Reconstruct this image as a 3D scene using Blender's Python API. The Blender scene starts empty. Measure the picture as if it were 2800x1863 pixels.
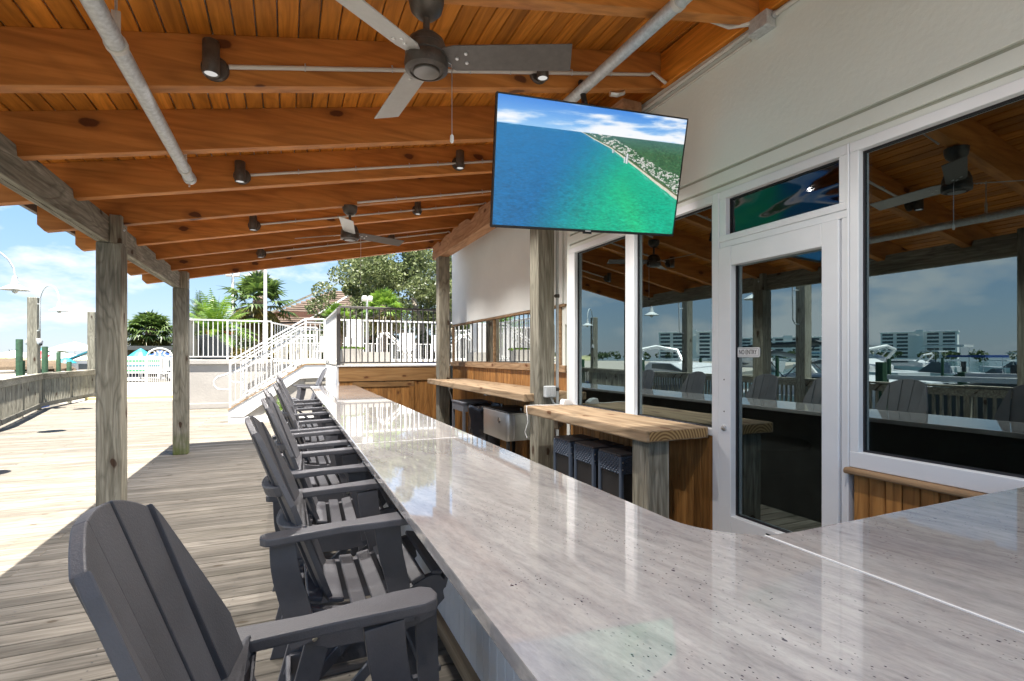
import bpy, bmesh, math, random
import numpy as np
from mathutils import Vector, Matrix, noise
random.seed(7)
rng = np.random.default_rng(7)
R = math.radians
scn = bpy.context.scene
col = scn.collection

# ------------------------------------------------------------------ camera
cam = bpy.data.cameras.new('camera')
cam.lens = 18.04; cam.sensor_width = 36.0; cam.shift_y = 0.0155
cam.clip_start = 0.05; cam.clip_end = 6000
camo = bpy.data.objects.new('camera', cam); col.objects.link(camo)
camo.location = (0, 0, 1.6); camo.rotation_euler = (R(90), 0, R(-23.67))
scn.camera = camo

# ------------------------------------------------------------------ sky
SUN_DIR = Vector((-0.12, -0.235, 1.0)).normalized()
EL = math.asin(SUN_DIR.z); AZ = math.atan2(SUN_DIR.x, SUN_DIR.y)
w = bpy.data.worlds.new('World'); scn.world = w; w.use_nodes = True
nt = w.node_tree; nt.nodes.clear()
def N(t, typ, **k):
    n = t.nodes.new(typ)
    for a, b in k.items(): setattr(n, a, b)
    return n
sky = N(nt, 'ShaderNodeTexSky', sky_type='NISHITA', sun_disc=False)
sky.sun_elevation = EL; sky.sun_rotation = AZ % (2*math.pi)
sky.air_density = 1.25; sky.dust_density = 0.15; sky.ozone_density = 1.5; sky.altitude = 0
tc = N(nt, 'ShaderNodeTexCoord'); mp = N(nt, 'ShaderNodeMapping'); mp.inputs['Scale'].default_value = (1, 1, 2.6)
mp.inputs['Location'].default_value = (3.1, 1.4, 0.35)
n1 = N(nt, 'ShaderNodeTexNoise'); n1.inputs['Scale'].default_value = 3.4; n1.inputs['Detail'].default_value = 9; n1.inputs['Roughness'].default_value = .58
cr = N(nt, 'ShaderNodeValToRGB'); cr.color_ramp.elements[0].position = .515; cr.color_ramp.elements[1].position = .62
mx = N(nt, 'ShaderNodeMixRGB'); mx.inputs[2].default_value = (2.1, 2.13, 2.16, 1)
hs = N(nt, 'ShaderNodeHueSaturation'); hs.inputs['Saturation'].default_value = 1.1; hs.inputs['Value'].default_value = .42
sc = N(nt, 'ShaderNodeMath', operation='MULTIPLY'); sc.inputs[1].default_value = .85
bg = N(nt, 'ShaderNodeBackground'); bg.inputs['Strength'].default_value = 0.05
wo = N(nt, 'ShaderNodeOutputWorld')
L = nt.links.new
L(tc.outputs['Generated'], mp.inputs[0]); L(mp.outputs[0], n1.inputs[0]); L(n1.outputs[0], cr.inputs[0])
L(cr.outputs[0], sc.inputs[0]); L(sc.outputs[0], mx.inputs[0]); sx = N(nt, 'ShaderNodeSeparateXYZ'); L(tc.outputs['Generated'], sx.inputs[0])
gr_ = N(nt, 'ShaderNodeValToRGB'); e_ = gr_.color_ramp.elements
e_[0].position = 0.0; e_[0].color = (.92, 1.24, 1.68, 1); e_[1].position = .75; e_[1].color = (.34, .72, 1.5, 1)
e2 = e_.new(.22); e2.color = (.56, 1.02, 1.70, 1)
fm = N(nt, 'ShaderNodeMixRGB'); fm.inputs[0].default_value = .8
L(sx.outputs[2], gr_.inputs[0]); L(sky.outputs[0], hs.inputs['Color']); L(hs.outputs[0], fm.inputs[1]); L(gr_.outputs[0], fm.inputs[2]); L(fm.outputs[0], mx.inputs[1])
L(mx.outputs[0], bg.inputs[0]); L(bg.outputs[0], wo.inputs[0])
sun = bpy.data.lights.new('sun', 'SUN'); sun.energy = 2.0; sun.angle = R(.53); sun.color = (1, .945, .86)
suno = bpy.data.objects.new('sun', sun); col.objects.link(suno)
suno.rotation_euler = SUN_DIR.to_track_quat('Z', 'Y').to_euler(); suno.location = (-4, -8, 30)
vs = scn.view_settings
vs.view_transform = 'Standard'; vs.look = 'None'; vs.gamma = 1; vs.use_curve_mapping = False
vs.exposure = 3.65
EXP = vs.exposure
scn.cycles.max_bounces = 8; scn.cycles.diffuse_bounces = 5; scn.cycles.glossy_bounces = 4
scn.cycles.transparent_max_bounces = 8; scn.cycles.sample_clamp_indirect = 8
scn.cycles.use_denoising = True

# ------------------------------------------------------------------ materials
def newmat(name):
    m = bpy.data.materials.new(name); m.use_nodes = True
    t = m.node_tree; b = t.nodes['Principled BSDF']
    return m, t, b
def ramp(t, stops):
    r = N(t, 'ShaderNodeValToRGB'); e = r.color_ramp.elements
    while len(e) < len(stops): e.new(.5)
    for i, (p, c) in enumerate(stops):
        e[i].position = p; e[i].color = (*c, 1) if len(c) == 3 else c
    return r
def mixc(t, a, b, f, mode='MIX'):
    m = N(t, 'ShaderNodeMixRGB', blend_type=mode)
    for i, v in ((1, a), (2, b)):
        if isinstance(v, tuple): m.inputs[i].default_value = (*v, 1)
        else: t.links.new(v, m.inputs[i])
    if isinstance(f, (int, float)): m.inputs[0].default_value = f
    else: t.links.new(f, m.inputs[0])
    return m.outputs[0]
def coords(t, scale, rot=(0, 0, 0), rnd=True):
    tc = N(t, 'ShaderNodeTexCoord'); mp = N(t, 'ShaderNodeMapping')
    mp.inputs['Scale'].default_value = scale; mp.inputs['Rotation'].default_value = rot
    src = tc.outputs['Object']
    if rnd:
        oi = N(t, 'ShaderNodeObjectInfo'); ml = N(t, 'ShaderNodeMath', operation='MULTIPLY'); ml.inputs[1].default_value = 53.0
        t.links.new(oi.outputs['Random'], ml.inputs[0])
        va = N(t, 'ShaderNodeVectorMath', operation='ADD'); t.links.new(src, va.inputs[0]); t.links.new(ml.outputs[0], va.inputs[1]); src = va.outputs[0]
    t.links.new(src, mp.inputs[0]); return mp.outputs[0], src
def noiset(t, vec, scale, detail=5, rough=.55, dist=0.0):
    n = N(t, 'ShaderNodeTexNoise'); n.inputs['Scale'].default_value = scale; n.inputs['Detail'].default_value = detail
    n.inputs['Roughness'].default_value = rough; n.inputs['Distortion'].default_value = dist
    if vec is not None: t.links.new(vec, n.inputs[0])
    return n.outputs[0]
def bump(t, b, h, strength, dist=.01):
    bp = N(t, 'ShaderNodeBump'); bp.inputs['Strength'].default_value = strength; bp.inputs['Distance'].default_value = dist
    t.links.new(h, bp.inputs['Height']); t.links.new(bp.outputs[0], b.inputs['Normal'])
def wood(name, axis, dark, mid, light, rough=.6, knots=.05, knotcol=None, var=.35, grain=1.0, bumps=.25, stain=0.0, spec=.35, ring=.5):
    m, t, b = newmat(name)
    s = [1, 1, 1]; s['xyz'.index(axis)] = .07
    v, raw = coords(t, tuple(s))
    a = noiset(t, v, 22*grain, 6, .6, .6)
    # cathedral rings
    s2 = [1, 1, 1]; s2['xyz'.index(axis)] = .16
    mp2 = N(t, 'ShaderNodeMapping'); mp2.inputs['Scale'].default_value = s2; t.links.new(raw, mp2.inputs[0])
    base = noiset(t, mp2.outputs[0], 3.2*grain, 2, .4)
    mul = N(t, 'ShaderNodeMath', operation='MULTIPLY'); mul.inputs[1].default_value = 26.0; t.links.new(base, mul.inputs[0])
    fr = N(t, 'ShaderNodeMath', operation='PINGPONG'); fr.inputs[1].default_value = 1.0; t.links.new(mul.outputs[0], fr.inputs[0])
    c1 = ramp(t, [(.25, dark), (.52, mid), (.78, light)]); t.links.new(a, c1.inputs[0])
    c2 = mixc(t, c1.outputs[0], tuple(x*.62 for x in dark), 0.0)
    mr = N(t, 'ShaderNodeMapRange'); mr.inputs[1].default_value = .5; mr.inputs[2].default_value = 1.05; mr.inputs[3].default_value = 0; mr.inputs[4].default_value = ring
    t.links.new(fr.outputs[0], mr.inputs[0]); t.links.new(mr.outputs[0], c2.node.inputs[0])
    outc = c2
    # knots
    if knots > 0:
        sp_ = N(t, 'ShaderNodeSeparateXYZ'); t.links.new(raw, sp_.inputs[0]); g_ = 'xyz'.index(axis); o1, o2 = [q for q in range(3) if q != g_]
        ml_ = N(t, 'ShaderNodeMath', operation='MULTIPLY'); ml_.inputs[1].default_value = .5; t.links.new(sp_.outputs[g_], ml_.inputs[0])
        ad_ = N(t, 'ShaderNodeMath', operation='ADD'); t.links.new(sp_.outputs[o1], ad_.inputs[0]); t.links.new(sp_.outputs[o2], ad_.inputs[1])
        cx_ = N(t, 'ShaderNodeCombineXYZ'); t.links.new(ml_.outputs[0], cx_.inputs[0]); t.links.new(ad_.outputs[0], cx_.inputs[1])
        wn = N(t, 'ShaderNodeTexNoise'); wn.inputs['Scale'].default_value = 14; t.links.new(raw, wn.inputs[0])
        wv_ = N(t, 'ShaderNodeMixRGB', blend_type='ADD'); wv_.inputs[0].default_value = .035; t.links.new(cx_.outputs[0], wv_.inputs[1]); t.links.new(wn.outputs['Color'], wv_.inputs[2])
        vo = N(t, 'ShaderNodeTexVoronoi', voronoi_dimensions='2D'); vo.inputs['Scale'].default_value = 2.6; t.links.new(wv_.outputs[0], vo.inputs[0])
        cs_ = N(t, 'ShaderNodeSeparateColor'); t.links.new(vo.outputs['Color'], cs_.inputs[0])
        gt_ = N(t, 'ShaderNodeMath', operation='GREATER_THAN'); gt_.inputs[1].default_value = .42; t.links.new(cs_.outputs[0], gt_.inputs[0])
        for lo_, hi_, am_ in ((knots, knots*1.35, .85), (knots*1.2, knots*3.0, .35)):
            kr = N(t, 'ShaderNodeMapRange'); kr.inputs[1].default_value = lo_; kr.inputs[2].default_value = hi_; kr.inputs[3].default_value = am_; kr.inputs[4].default_value = 0
            t.links.new(vo.outputs['Distance'], kr.inputs[0])
            km = N(t, 'ShaderNodeMath', operation='MULTIPLY'); t.links.new(kr.outputs[0], km.inputs[0]); t.links.new(gt_.outputs[0], km.inputs[1])
            outc = mixc(t, outc, knotcol or tuple(x*.35 for x in dark), km.outputs[0])
    # board to board variation and long blotches
    oi = N(t, 'ShaderNodeObjectInfo')
    vr = N(t, 'ShaderNodeMapRange'); vr.inputs[3].default_value = 1-var*.6; vr.inputs[4].default_value = 1+var*.5
    t.links.new(oi.outputs['Random'], vr.inputs[0])
    outc = mixc(t, outc, vr.outputs[0], 1.0, 'MULTIPLY')
    bl = noiset(t, mp2.outputs[0], 1.3, 3, .5)
    br = ramp(t, [(.3, (.72,)*3), (.6, (1.08,)*3)]); t.links.new(bl, br.inputs[0])
    outc = mixc(t, outc, br.outputs[0], .8, 'MULTIPLY')
    if stain:
        g = noiset(t, mp2.outputs[0], 4.0, 5, .65); gr = ramp(t, [(.5, (0,)*3), (.72, (stain,)*3)]); t.links.new(g, gr.inputs[0])
        outc = mixc(t, outc, (.07, .062, .045), gr.outputs[0])
    t.links.new(outc, b.inputs['Base Color'])
    b.inputs['Roughness'].default_value = rough; b.inputs['Specular IOR Level'].default_value = spec
    ad = N(t, 'ShaderNodeMath', operation='SUBTRACT'); t.links.new(a, ad.inputs[0]); t.links.new(mr.outputs[0], ad.inputs[1])
    bump(t, b, ad.outputs[0], bumps, .006)
    return m
def plain(name, colr, rough=.5, metal=0.0, nz=.12, nscale=6, bumps=0.0, bscale=60, spec=.5, coat=0.0, dirt=None):
    m, t, b = newmat(name)
    v, raw = coords(t, (1, 1, 1))
    n = noiset(t, v, nscale, 5, .6)
    r = ramp(t, [(.3, tuple(c*(1-nz) for c in colr)), (.7, tuple(min(1, c*(1+nz)) for c in colr))]); t.links.new(n, r.inputs[0])
    o = r.outputs[0]
    if dirt:
        d = noiset(t, v, nscale*2.3, 6, .7); dr = ramp(t, [(.56, (0,)*3), (.75, (.7,)*3)]); t.links.new(d, dr.inputs[0]); o = mixc(t, o, dirt, dr.outputs[0])
    t.links.new(o, b.inputs['Base Color'])
    rr = N(t, 'ShaderNodeMapRange'); rr.inputs[3].default_value = max(.02, rough-.07); rr.inputs[4].default_value = min(1, rough+.08); t.links.new(n, rr.inputs[0]); t.links.new(rr.outputs[0], b.inputs['Roughness'])
    b.inputs['Metallic'].default_value = metal; b.inputs['Specular IOR Level'].default_value = spec; b.inputs['Coat Weight'].default_value = coat
    if bumps: bump(t, b, noiset(t, v, bscale, 4, .6), bumps, .01)
    return m
M = {}
for ax in 'xyz':
    M['weather_'+ax] = wood('weathered_wood_'+ax, ax, (.13, .12, .092), (.27, .255, .205), (.46, .44, .37), .85, .05, (.05, .025, .015), .25, 1.5, .7, .2, .15, .45)
M['stain_x'] = wood('stained_rafter', 'x', (.31, .11, .022), (.50, .19, .040), (.63, .26, .064), .6, .06, (.07, .018, .006), .28, .8, .12, 0, .35, .3)
M['stain_y'] = wood('stained_ceiling_board', 'y', (.33, .11, .011), (.58, .205, .022), (.72, .28, .045), .55, 0, None, .4, 1.2, .12, 0, .35, .3)
M['rafter_low'] = M['stain_x']
M['rough_y'] = wood('rough_sawn_beam', 'y', (.30, .15, .075), (.46, .255, .14), (.56, .34, .20), .75, .05, (.14, .05, .02), .1, 1, .4, 0, .2, .4)
M['honey_z'] = wood('honey_cladding', 'z', (.23, .10, .028), (.37, .175, .05), (.47, .25, .085), .5, .035, (.1, .03, .01), .45, 1.2, .12, 0, .35, .5)
M['honey_x'] = wood('honey_trim', 'x', (.23, .12, .045), (.34, .19, .075), (.43, .26, .12), .6, .04, (.1, .03, .01), .25, 1, .15, 0, .3, .4)
M['honey_y'] = wood('honey_sill', 'y', (.23, .14, .075), (.35, .23, .13), (.46, .32, .20), .7, .04, (.1, .03, .01), .25, 1, .25, 0, .2, .5)
M['slab_y'] = wood('timber_counter', 'y', (.25, .17, .10), (.39, .28, .175), (.50, .38, .26), .7, .05, (.12, .05, .02), .15, .8, .35, .0, .2, .6)
M['plank_x'] = wood('deck_plank', 'x', (.085, .074, .060), (.165, .147, .122), (.25, .228, .196), .8, .03, (.06, .045, .03), .30, 1.1, .45, .55, .2, .35)
def mossy():
    m = M['weather_z'].copy(); m.name = 'mossy_weathered_wood'; t = m.node_tree; b = t.nodes['Principled BSDF']
    src = b.inputs['Base Color'].links[0].from_socket
    tc = N(t, 'ShaderNodeTexCoord'); sp = N(t, 'ShaderNodeSeparateXYZ'); t.links.new(tc.outputs['Object'], sp.inputs[0])
    nn = noiset(t, tc.outputs['Object'], 9, 5, .6); a = N(t, 'ShaderNodeMath', operation='MULTIPLY_ADD'); a.inputs[1].default_value = .55; t.links.new(nn, a.inputs[0]); t.links.new(sp.outputs[2], a.inputs[2])
    mr = N(t, 'ShaderNodeMapRange'); mr.inputs[1].default_value = -1.12; mr.inputs[2].default_value = -.72; mr.inputs[3].default_value = .8; mr.inputs[4].default_value = 0; t.links.new(a.outputs[0], mr.inputs[0])
    t.links.new(mixc(t, src, (.10, .13, .025), mr.outputs[0]), b.inputs['Base Color']); return m
M['mossy'] = mossy()
# end grain
def endgrain():
    m, t, b = newmat('end_grain'); v, raw = coords(t, (1, 1, 1), rnd=False); v.node.inputs['Location'].default_value = (.13, 0, .09)
    wv = N(t, 'ShaderNodeTexWave', wave_type='RINGS'); wv.inputs['Scale'].default_value = 13; wv.inputs['Detail'].default_value = 3; wv.inputs['Distortion'].default_value = 1.5; wv.rings_direction = 'Y'
    t.links.new(v, wv.inputs[0]); r = ramp(t, [(.2, (.17, .09, .03)), (.8, (.40, .26, .11))]); t.links.new(wv.outputs[0], r.inputs[0])
    t.links.new(r.outputs[0], b.inputs['Base Color']); b.inputs['Roughness'].default_value = .75; return m
M['end'] = endgrain()
def granite():
    m, t, b = newmat('polished_granite')
    tc = N(t, 'ShaderNodeTexCoord'); m0 = N(t, 'ShaderNodeMapping'); m0.inputs['Rotation'].default_value = (0, 0, R(-10)); t.links.new(tc.outputs['Object'], m0.inputs[0])
    def mp(sc):
        q = N(t, 'ShaderNodeMapping'); q.inputs['Scale'].default_value = sc; t.links.new(m0.outputs[0], q.inputs[0]); return q.outputs[0]
    v = mp((1, .17, 1)); v2 = mp((1, .38, 1))
    n = noiset(t, v, 26, 10, .68, .3)
    c = ramp(t, [(.26, (.24, .23, .235)), (.38, (.33, .32, .32)), (.47, (.38, .37, .367)), (.60, (.425, .417, .41)), (.74, (.49, .48, .475))]); t.links.new(n, c.inputs[0])
    nb_ = noiset(t, v2, 3.2, 6, .6, .8); cb_ = ramp(t, [(.34, (.78, .765, .80)), (.50, (.98, .975, .97)), (.66, (1.06, 1.06, 1.05))]); t.links.new(nb_, cb_.inputs[0])
    o = mixc(t, c.outputs[0], cb_.outputs[0], .9, 'MULTIPLY')
    n2 = noiset(t, v2, 60, 6, .75, .3); c2 = ramp(t, [(.32, (.80, .79, .81)), (.55, (1.04, 1.04, 1.03))]); t.links.new(n2, c2.inputs[0])
    o = mixc(t, o, c2.outputs[0], .8, 'MULTIPLY')
    v3 = mp((1, .6, 1))
    for scl, thr, keep in ((24, .085, .72), (58, .12, .55), (110, .18, .5)):
        vo = N(t, 'ShaderNodeTexVoronoi'); vo.inputs['Scale'].default_value = scl; t.links.new(v3, vo.inputs[0])
        nn = noiset(t, v3, scl*3, 2, .5); ad = N(t, 'ShaderNodeMath', operation='MULTIPLY_ADD'); ad.inputs[1].default_value = .12; t.links.new(nn, ad.inputs[0]); t.links.new(vo.outputs['Distance'], ad.inputs[2])
        kr = N(t, 'ShaderNodeMapRange'); kr.inputs[1].default_value = thr*.85+.06; kr.inputs[2].default_value = thr+.06; kr.inputs[3].default_value = 1; kr.inputs[4].default_value = 0
        t.links.new(ad.outputs[0], kr.inputs[0])
        dn = noiset(t, v2, 4.5, 4, .6); dr = ramp(t, [(.46, (0,)*3), (.54, (1,)*3)]); t.links.new(dn, dr.inputs[0])
        sp = N(t, 'ShaderNodeMath', operation='MULTIPLY'); t.links.new(kr.outputs[0], sp.inputs[0]); t.links.new(dr.outputs[0], sp.inputs[1])
        hsv = N(t, 'ShaderNodeSeparateColor'); t.links.new(vo.outputs['Color'], hsv.inputs[0])
        gt = N(t, 'ShaderNodeMath', operation='GREATER_THAN'); gt.inputs[1].default_value = keep; t.links.new(hsv.outputs[0], gt.inputs[0])
        sp2 = N(t, 'ShaderNodeMath', operation='MULTIPLY'); t.links.new(sp.outputs[0], sp2.inputs[0]); t.links.new(gt.outputs[0], sp2.inputs[1])
        o = mixc(t, o, (.05, .038, .065), sp2.outputs[0])
    t.links.new(o, b.inputs['Base Color']); b.inputs['Roughness'].default_value = .04; b.inputs['Specular IOR Level'].default_value = .5; b.inputs['Coat Weight'].default_value = .55; b.inputs['Coat Roughness'].default_value = .02; b.inputs['Coat IOR'].default_value = 1.5
    return m
M['granite'] = granite()
M['groove_shade'] = plain('olive_groove_shade', (.40, .40, .33), .9)  # shadow line of the wall grooves, painted in as a darker olive tone
M['seam'] = plain('white_seam_filler', (.8, .8, .8), .5)
M['stucco'] = plain('grey_stucco_paint', (.765, .80, .755), .9, nz=.035, nscale=1.0, bumps=.22, bscale=34, spec=.2)
M['stucco_white'] = plain('cream_stucco', (.34, .32, .295), .9, nz=.07, nscale=2, bumps=.4, bscale=14, spec=.2)
M['panel'] = plain('white_rendered_panel', (.74, .76, .745), .8, nz=.04, nscale=1.5, bumps=.25, bscale=60, spec=.2)
M['alu'] = plain('white_aluminium', (.80, .82, .85), .38, nz=.02, spec=.5)
M['whitepaint'] = plain('white_paint', (.60, .595, .58), .45, nz=.03)
M['barback'] = plain('dark_bar_back', (.05, .048, .045), .5, nz=.3)
M['greyrail'] = plain('grey_powdercoat', (.10, .097, .095), .45, nz=.05)
M['whitewood'] = plain('white_painted_board', (.82, .83, .84), .45, nz=.04, nscale=3)
M['rubber'] = plain('black_gasket', (.012, .012, .016), .6)
M['poly'] = plain('charcoal_poly_lumber', (.082, .082, .092), .5, nz=.22, nscale=5, bumps=.16, bscale=210, spec=.45)
M['steelbolt'] = plain('stainless_bolt', (.6, .58, .5), .3, 1.0)
M['galv'] = plain('galvanised_pipe', (.52, .54, .55), .5, .35, nz=.2, nscale=40, bumps=.12, bscale=90, dirt=(.32, .32, .31))
M['pvc'] = plain('painted_conduit', (.56, .54, .50), .5, nz=.06)
M['bronze'] = plain('oiled_bronze', (.085, .072, .062), .42, .3, nz=.3, nscale=14, dirt=(.16, .12, .09))
M['blade_dark'] = plain('dark_blade', (.13, .115, .105), .5, .2, nz=.12, nscale=30)
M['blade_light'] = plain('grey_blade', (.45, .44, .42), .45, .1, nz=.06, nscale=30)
M['black'] = plain('black_plastic', (.016, .016, .018), .4)
M['steel'] = plain('stainless_steel', (.66, .65, .64), .36, 1.0, nz=.06, nscale=3)
M['whiteplastic'] = plain('white_plastic', (.8, .8, .8), .4, nz=.02)
M['greyplastic'] = plain('grey_plastic_box', (.50, .53, .54), .6, nz=.1, dirt=(.3, .32, .33))
M['bag'] = plain('black_plastic_bag', (.012, .012, .015), .16, nz=.1, bumps=.9, bscale=11)
M['bin'] = plain('dark_grey_bin', (.09, .095, .11), .55, nz=.1)
M['concrete'] = plain('pale_concrete', (.27, .25, .215), .9, nz=.08, nscale=1.2)
M['yellow'] = plain('yellow_curb_paint', (.60, .50, .22), .8, nz=.12, nscale=5)
M['leaf'] = None
def leafmat(name, a, bcol, sss=0):
    m, t, b = newmat(name); g = N(t, 'ShaderNodeNewGeometry'); r = ramp(t, [(0, a), (1, bcol)]); t.links.new(g.outputs['Random Per Island'], r.inputs[0])
    t.links.new(r.outputs[0], b.inputs['Base Color']); b.inputs['Roughness'].default_value = .45
    tr = N(t, 'ShaderNodeBsdfTranslucent'); t.links.new(r.outputs[0], tr.inputs[0]); ms = N(t, 'ShaderNodeMixShader'); ms.inputs[0].default_value = .35
    t.links.new(b.outputs[0], ms.inputs[1]); t.links.new(tr.outputs[0], ms.inputs[2]); t.links.new(ms.outputs[0], t.nodes['Material Output'].inputs[0]); return m
M['oak'] = leafmat('oak_leaf', (.04, .065, .017), (.18, .21, .085))
M['palm'] = leafmat('palm_leaf', (.018, .045, .010), (.09, .14, .028))
M['palmy'] = leafmat('dry_palm_leaf', (.05, .052, .01), (.17, .125, .024))
M['palmb'] = leafmat('bright_palm_leaf', (.05, .12, .01), (.15, .24, .03))
M['bark'] = plain('palm_bark', (.15, .11, .08), .95, nz=.4, nscale=16, bumps=.9, bscale=20)
M['barkg'] = plain('oak_bark', (.20, .175, .14), .95, nz=.3, nscale=8, bumps=.8, bscale=16)
M['hedge'] = leafmat('hedge_leaf', (.02, .04, .012), (.07, .10, .03))
def glass(name, refl, tint, base, tr):
    m, t, b = newmat(name); t.nodes.remove(b)
    gl = N(t, 'ShaderNodeBsdfGlossy'); gl.inputs['Roughness'].default_value = .004; gl.inputs[0].default_value = (*tint, 1)
    tp = N(t, 'ShaderNodeBsdfTransparent'); tp.inputs[0].default_value = (*tr, 1)
    fr = N(t, 'ShaderNodeFresnel'); fr.inputs[0].default_value = 1.5
    mr = N(t, 'ShaderNodeMapRange'); mr.inputs[3].default_value = refl; mr.inputs[4].default_value = 1; t.links.new(fr.outputs[0], mr.inputs[0])
    ms = N(t, 'ShaderNodeMixShader'); t.links.new(mr.outputs[0], ms.inputs[0]); t.links.new(tp.outputs[0], ms.inputs[1]); t.links.new(gl.outputs[0], ms.inputs[2])
    t.links.new(ms.outputs[0], t.nodes['Material Output'].inputs[0]); return m
M['glass'] = glass('tinted_window_glass', .20, (.74, .90, .92), 0, (.22, .25, .25))
M['film'] = glass('crumpled_dark_window_film', .05, (.8, .82, .85), 0, (.03, .03, .03))
_t = M['film'].node_tree; _g = [n for n in _t.nodes if n.type == 'BSDF_GLOSSY'][0]; _g.inputs['Roughness'].default_value = .06
_v, _r = coords(_t, (1, 1, 2.2), rnd=False); _n = noiset(_t, _v, 1.5, 1, .4, .8); _b = N(_t, 'ShaderNodeBump'); _b.inputs['Strength'].default_value = .6; _b.inputs['Distance'].default_value = .10
_t.links.new(_n, _b.inputs['Height']); _t.links.new(_b.outputs[0], _g.inputs['Normal'])
M['mirror'] = glass('mirrored_glass', .70, (.93, .95, .95), 0, (.1, .1, .1))
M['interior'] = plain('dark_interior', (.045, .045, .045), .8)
def emis(name, c, s):
    m, t, b = newmat(name); t.nodes.remove(b); e = N(t, 'ShaderNodeEmission'); e.inputs[0].default_value = (*c, 1); e.inputs[1].default_value = s
    t.links.new(e.outputs[0], t.nodes['Material Output'].inputs[0]); return m
def water():
    m, t, b = newmat('harbour_water'); v, raw = coords(t, (1, 1, 1), rnd=False)
    b.inputs['Base Color'].default_value = (.03, .10, .11, 1); b.inputs['Roughness'].default_value = .06
    bump(t, b, noiset(t, v, 1.6, 6, .6), .35, .25); return m
M['water'] = water()
M['thatch'] = plain('straw_thatch', (.085, .06, .036), .95, nz=.35, nscale=9, bumps=.9, bscale=30)
M['pilinggreen'] = plain('green_piling', (.022, .065, .03), .7, nz=.35, nscale=5)
def flat(name, c, rough=.5, **k): return plain(name, c, rough, nz=k.pop('nz', .04), **k)
M['pink'] = flat('pink_paint', (.42, .03, .08)); M['teal'] = flat('teal_paint', (.015, .17, .22)); M['blue'] = flat('blue_paint', (.015, .05, .2))
M['red'] = flat('red_paint', (.65, .03, .04)); M['yell'] = flat('yellow_green_paint', (.55, .60, .05)); M['green'] = flat('green_paint', (.03, .42, .12))
M['white'] = flat('white_gelcoat', (.55, .55, .55), .25); M['charcoal'] = flat('charcoal_cover', (.045, .05, .052), .8)
M['orange'] = flat('orange_paint', (.65, .16, .06)); M['lightblue'] = flat('light_blue', (.28, .55, .72))
M['shingle'] = wood('grey_shingle', 'x', (.05, .035, .028), (.11, .082, .066), (.21, .165, .135), .9, 0, None, .3, .8, .5, 0, .1, .6)
M['brick'] = plain('red_brown_wall', (.10, .045, .028), .9, nz=.3, nscale=12)
M['condo'] = flat('condo_render', (.8, .78, .74), .8); M['condoglass'] = flat('condo_window', (.07, .09, .10), .2)
M['sand'] = plain('dune_sand_and_grass', (.22, .22, .11), .95, nz=.35, nscale=.03)
M['lampwhite'] = flat('white_enamel', (.50, .52, .52), .3)
M['bulb'] = plain('lamp_globe', (.5, .52, .5), .15)
M['planter'] = plain('grey_planter', (.36, .35, .33), .8, nz=.06)
M['pot'] = plain('slate_pot', (.085, .10, .12), .6, nz=.12)
def wicker():
    m, t, b = newmat('navy_wicker'); v, raw = coords(t, (1, 1, 1), rnd=False)
    b.inputs['Base Color'].default_value = (.06, .078, .11, 1); b.inputs['Roughness'].default_value = .4
    return m
M['wicker'] = wicker()
M['wickdark'] = flat('dark_seat_board', (.055, .05, .052), .45)

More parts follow.
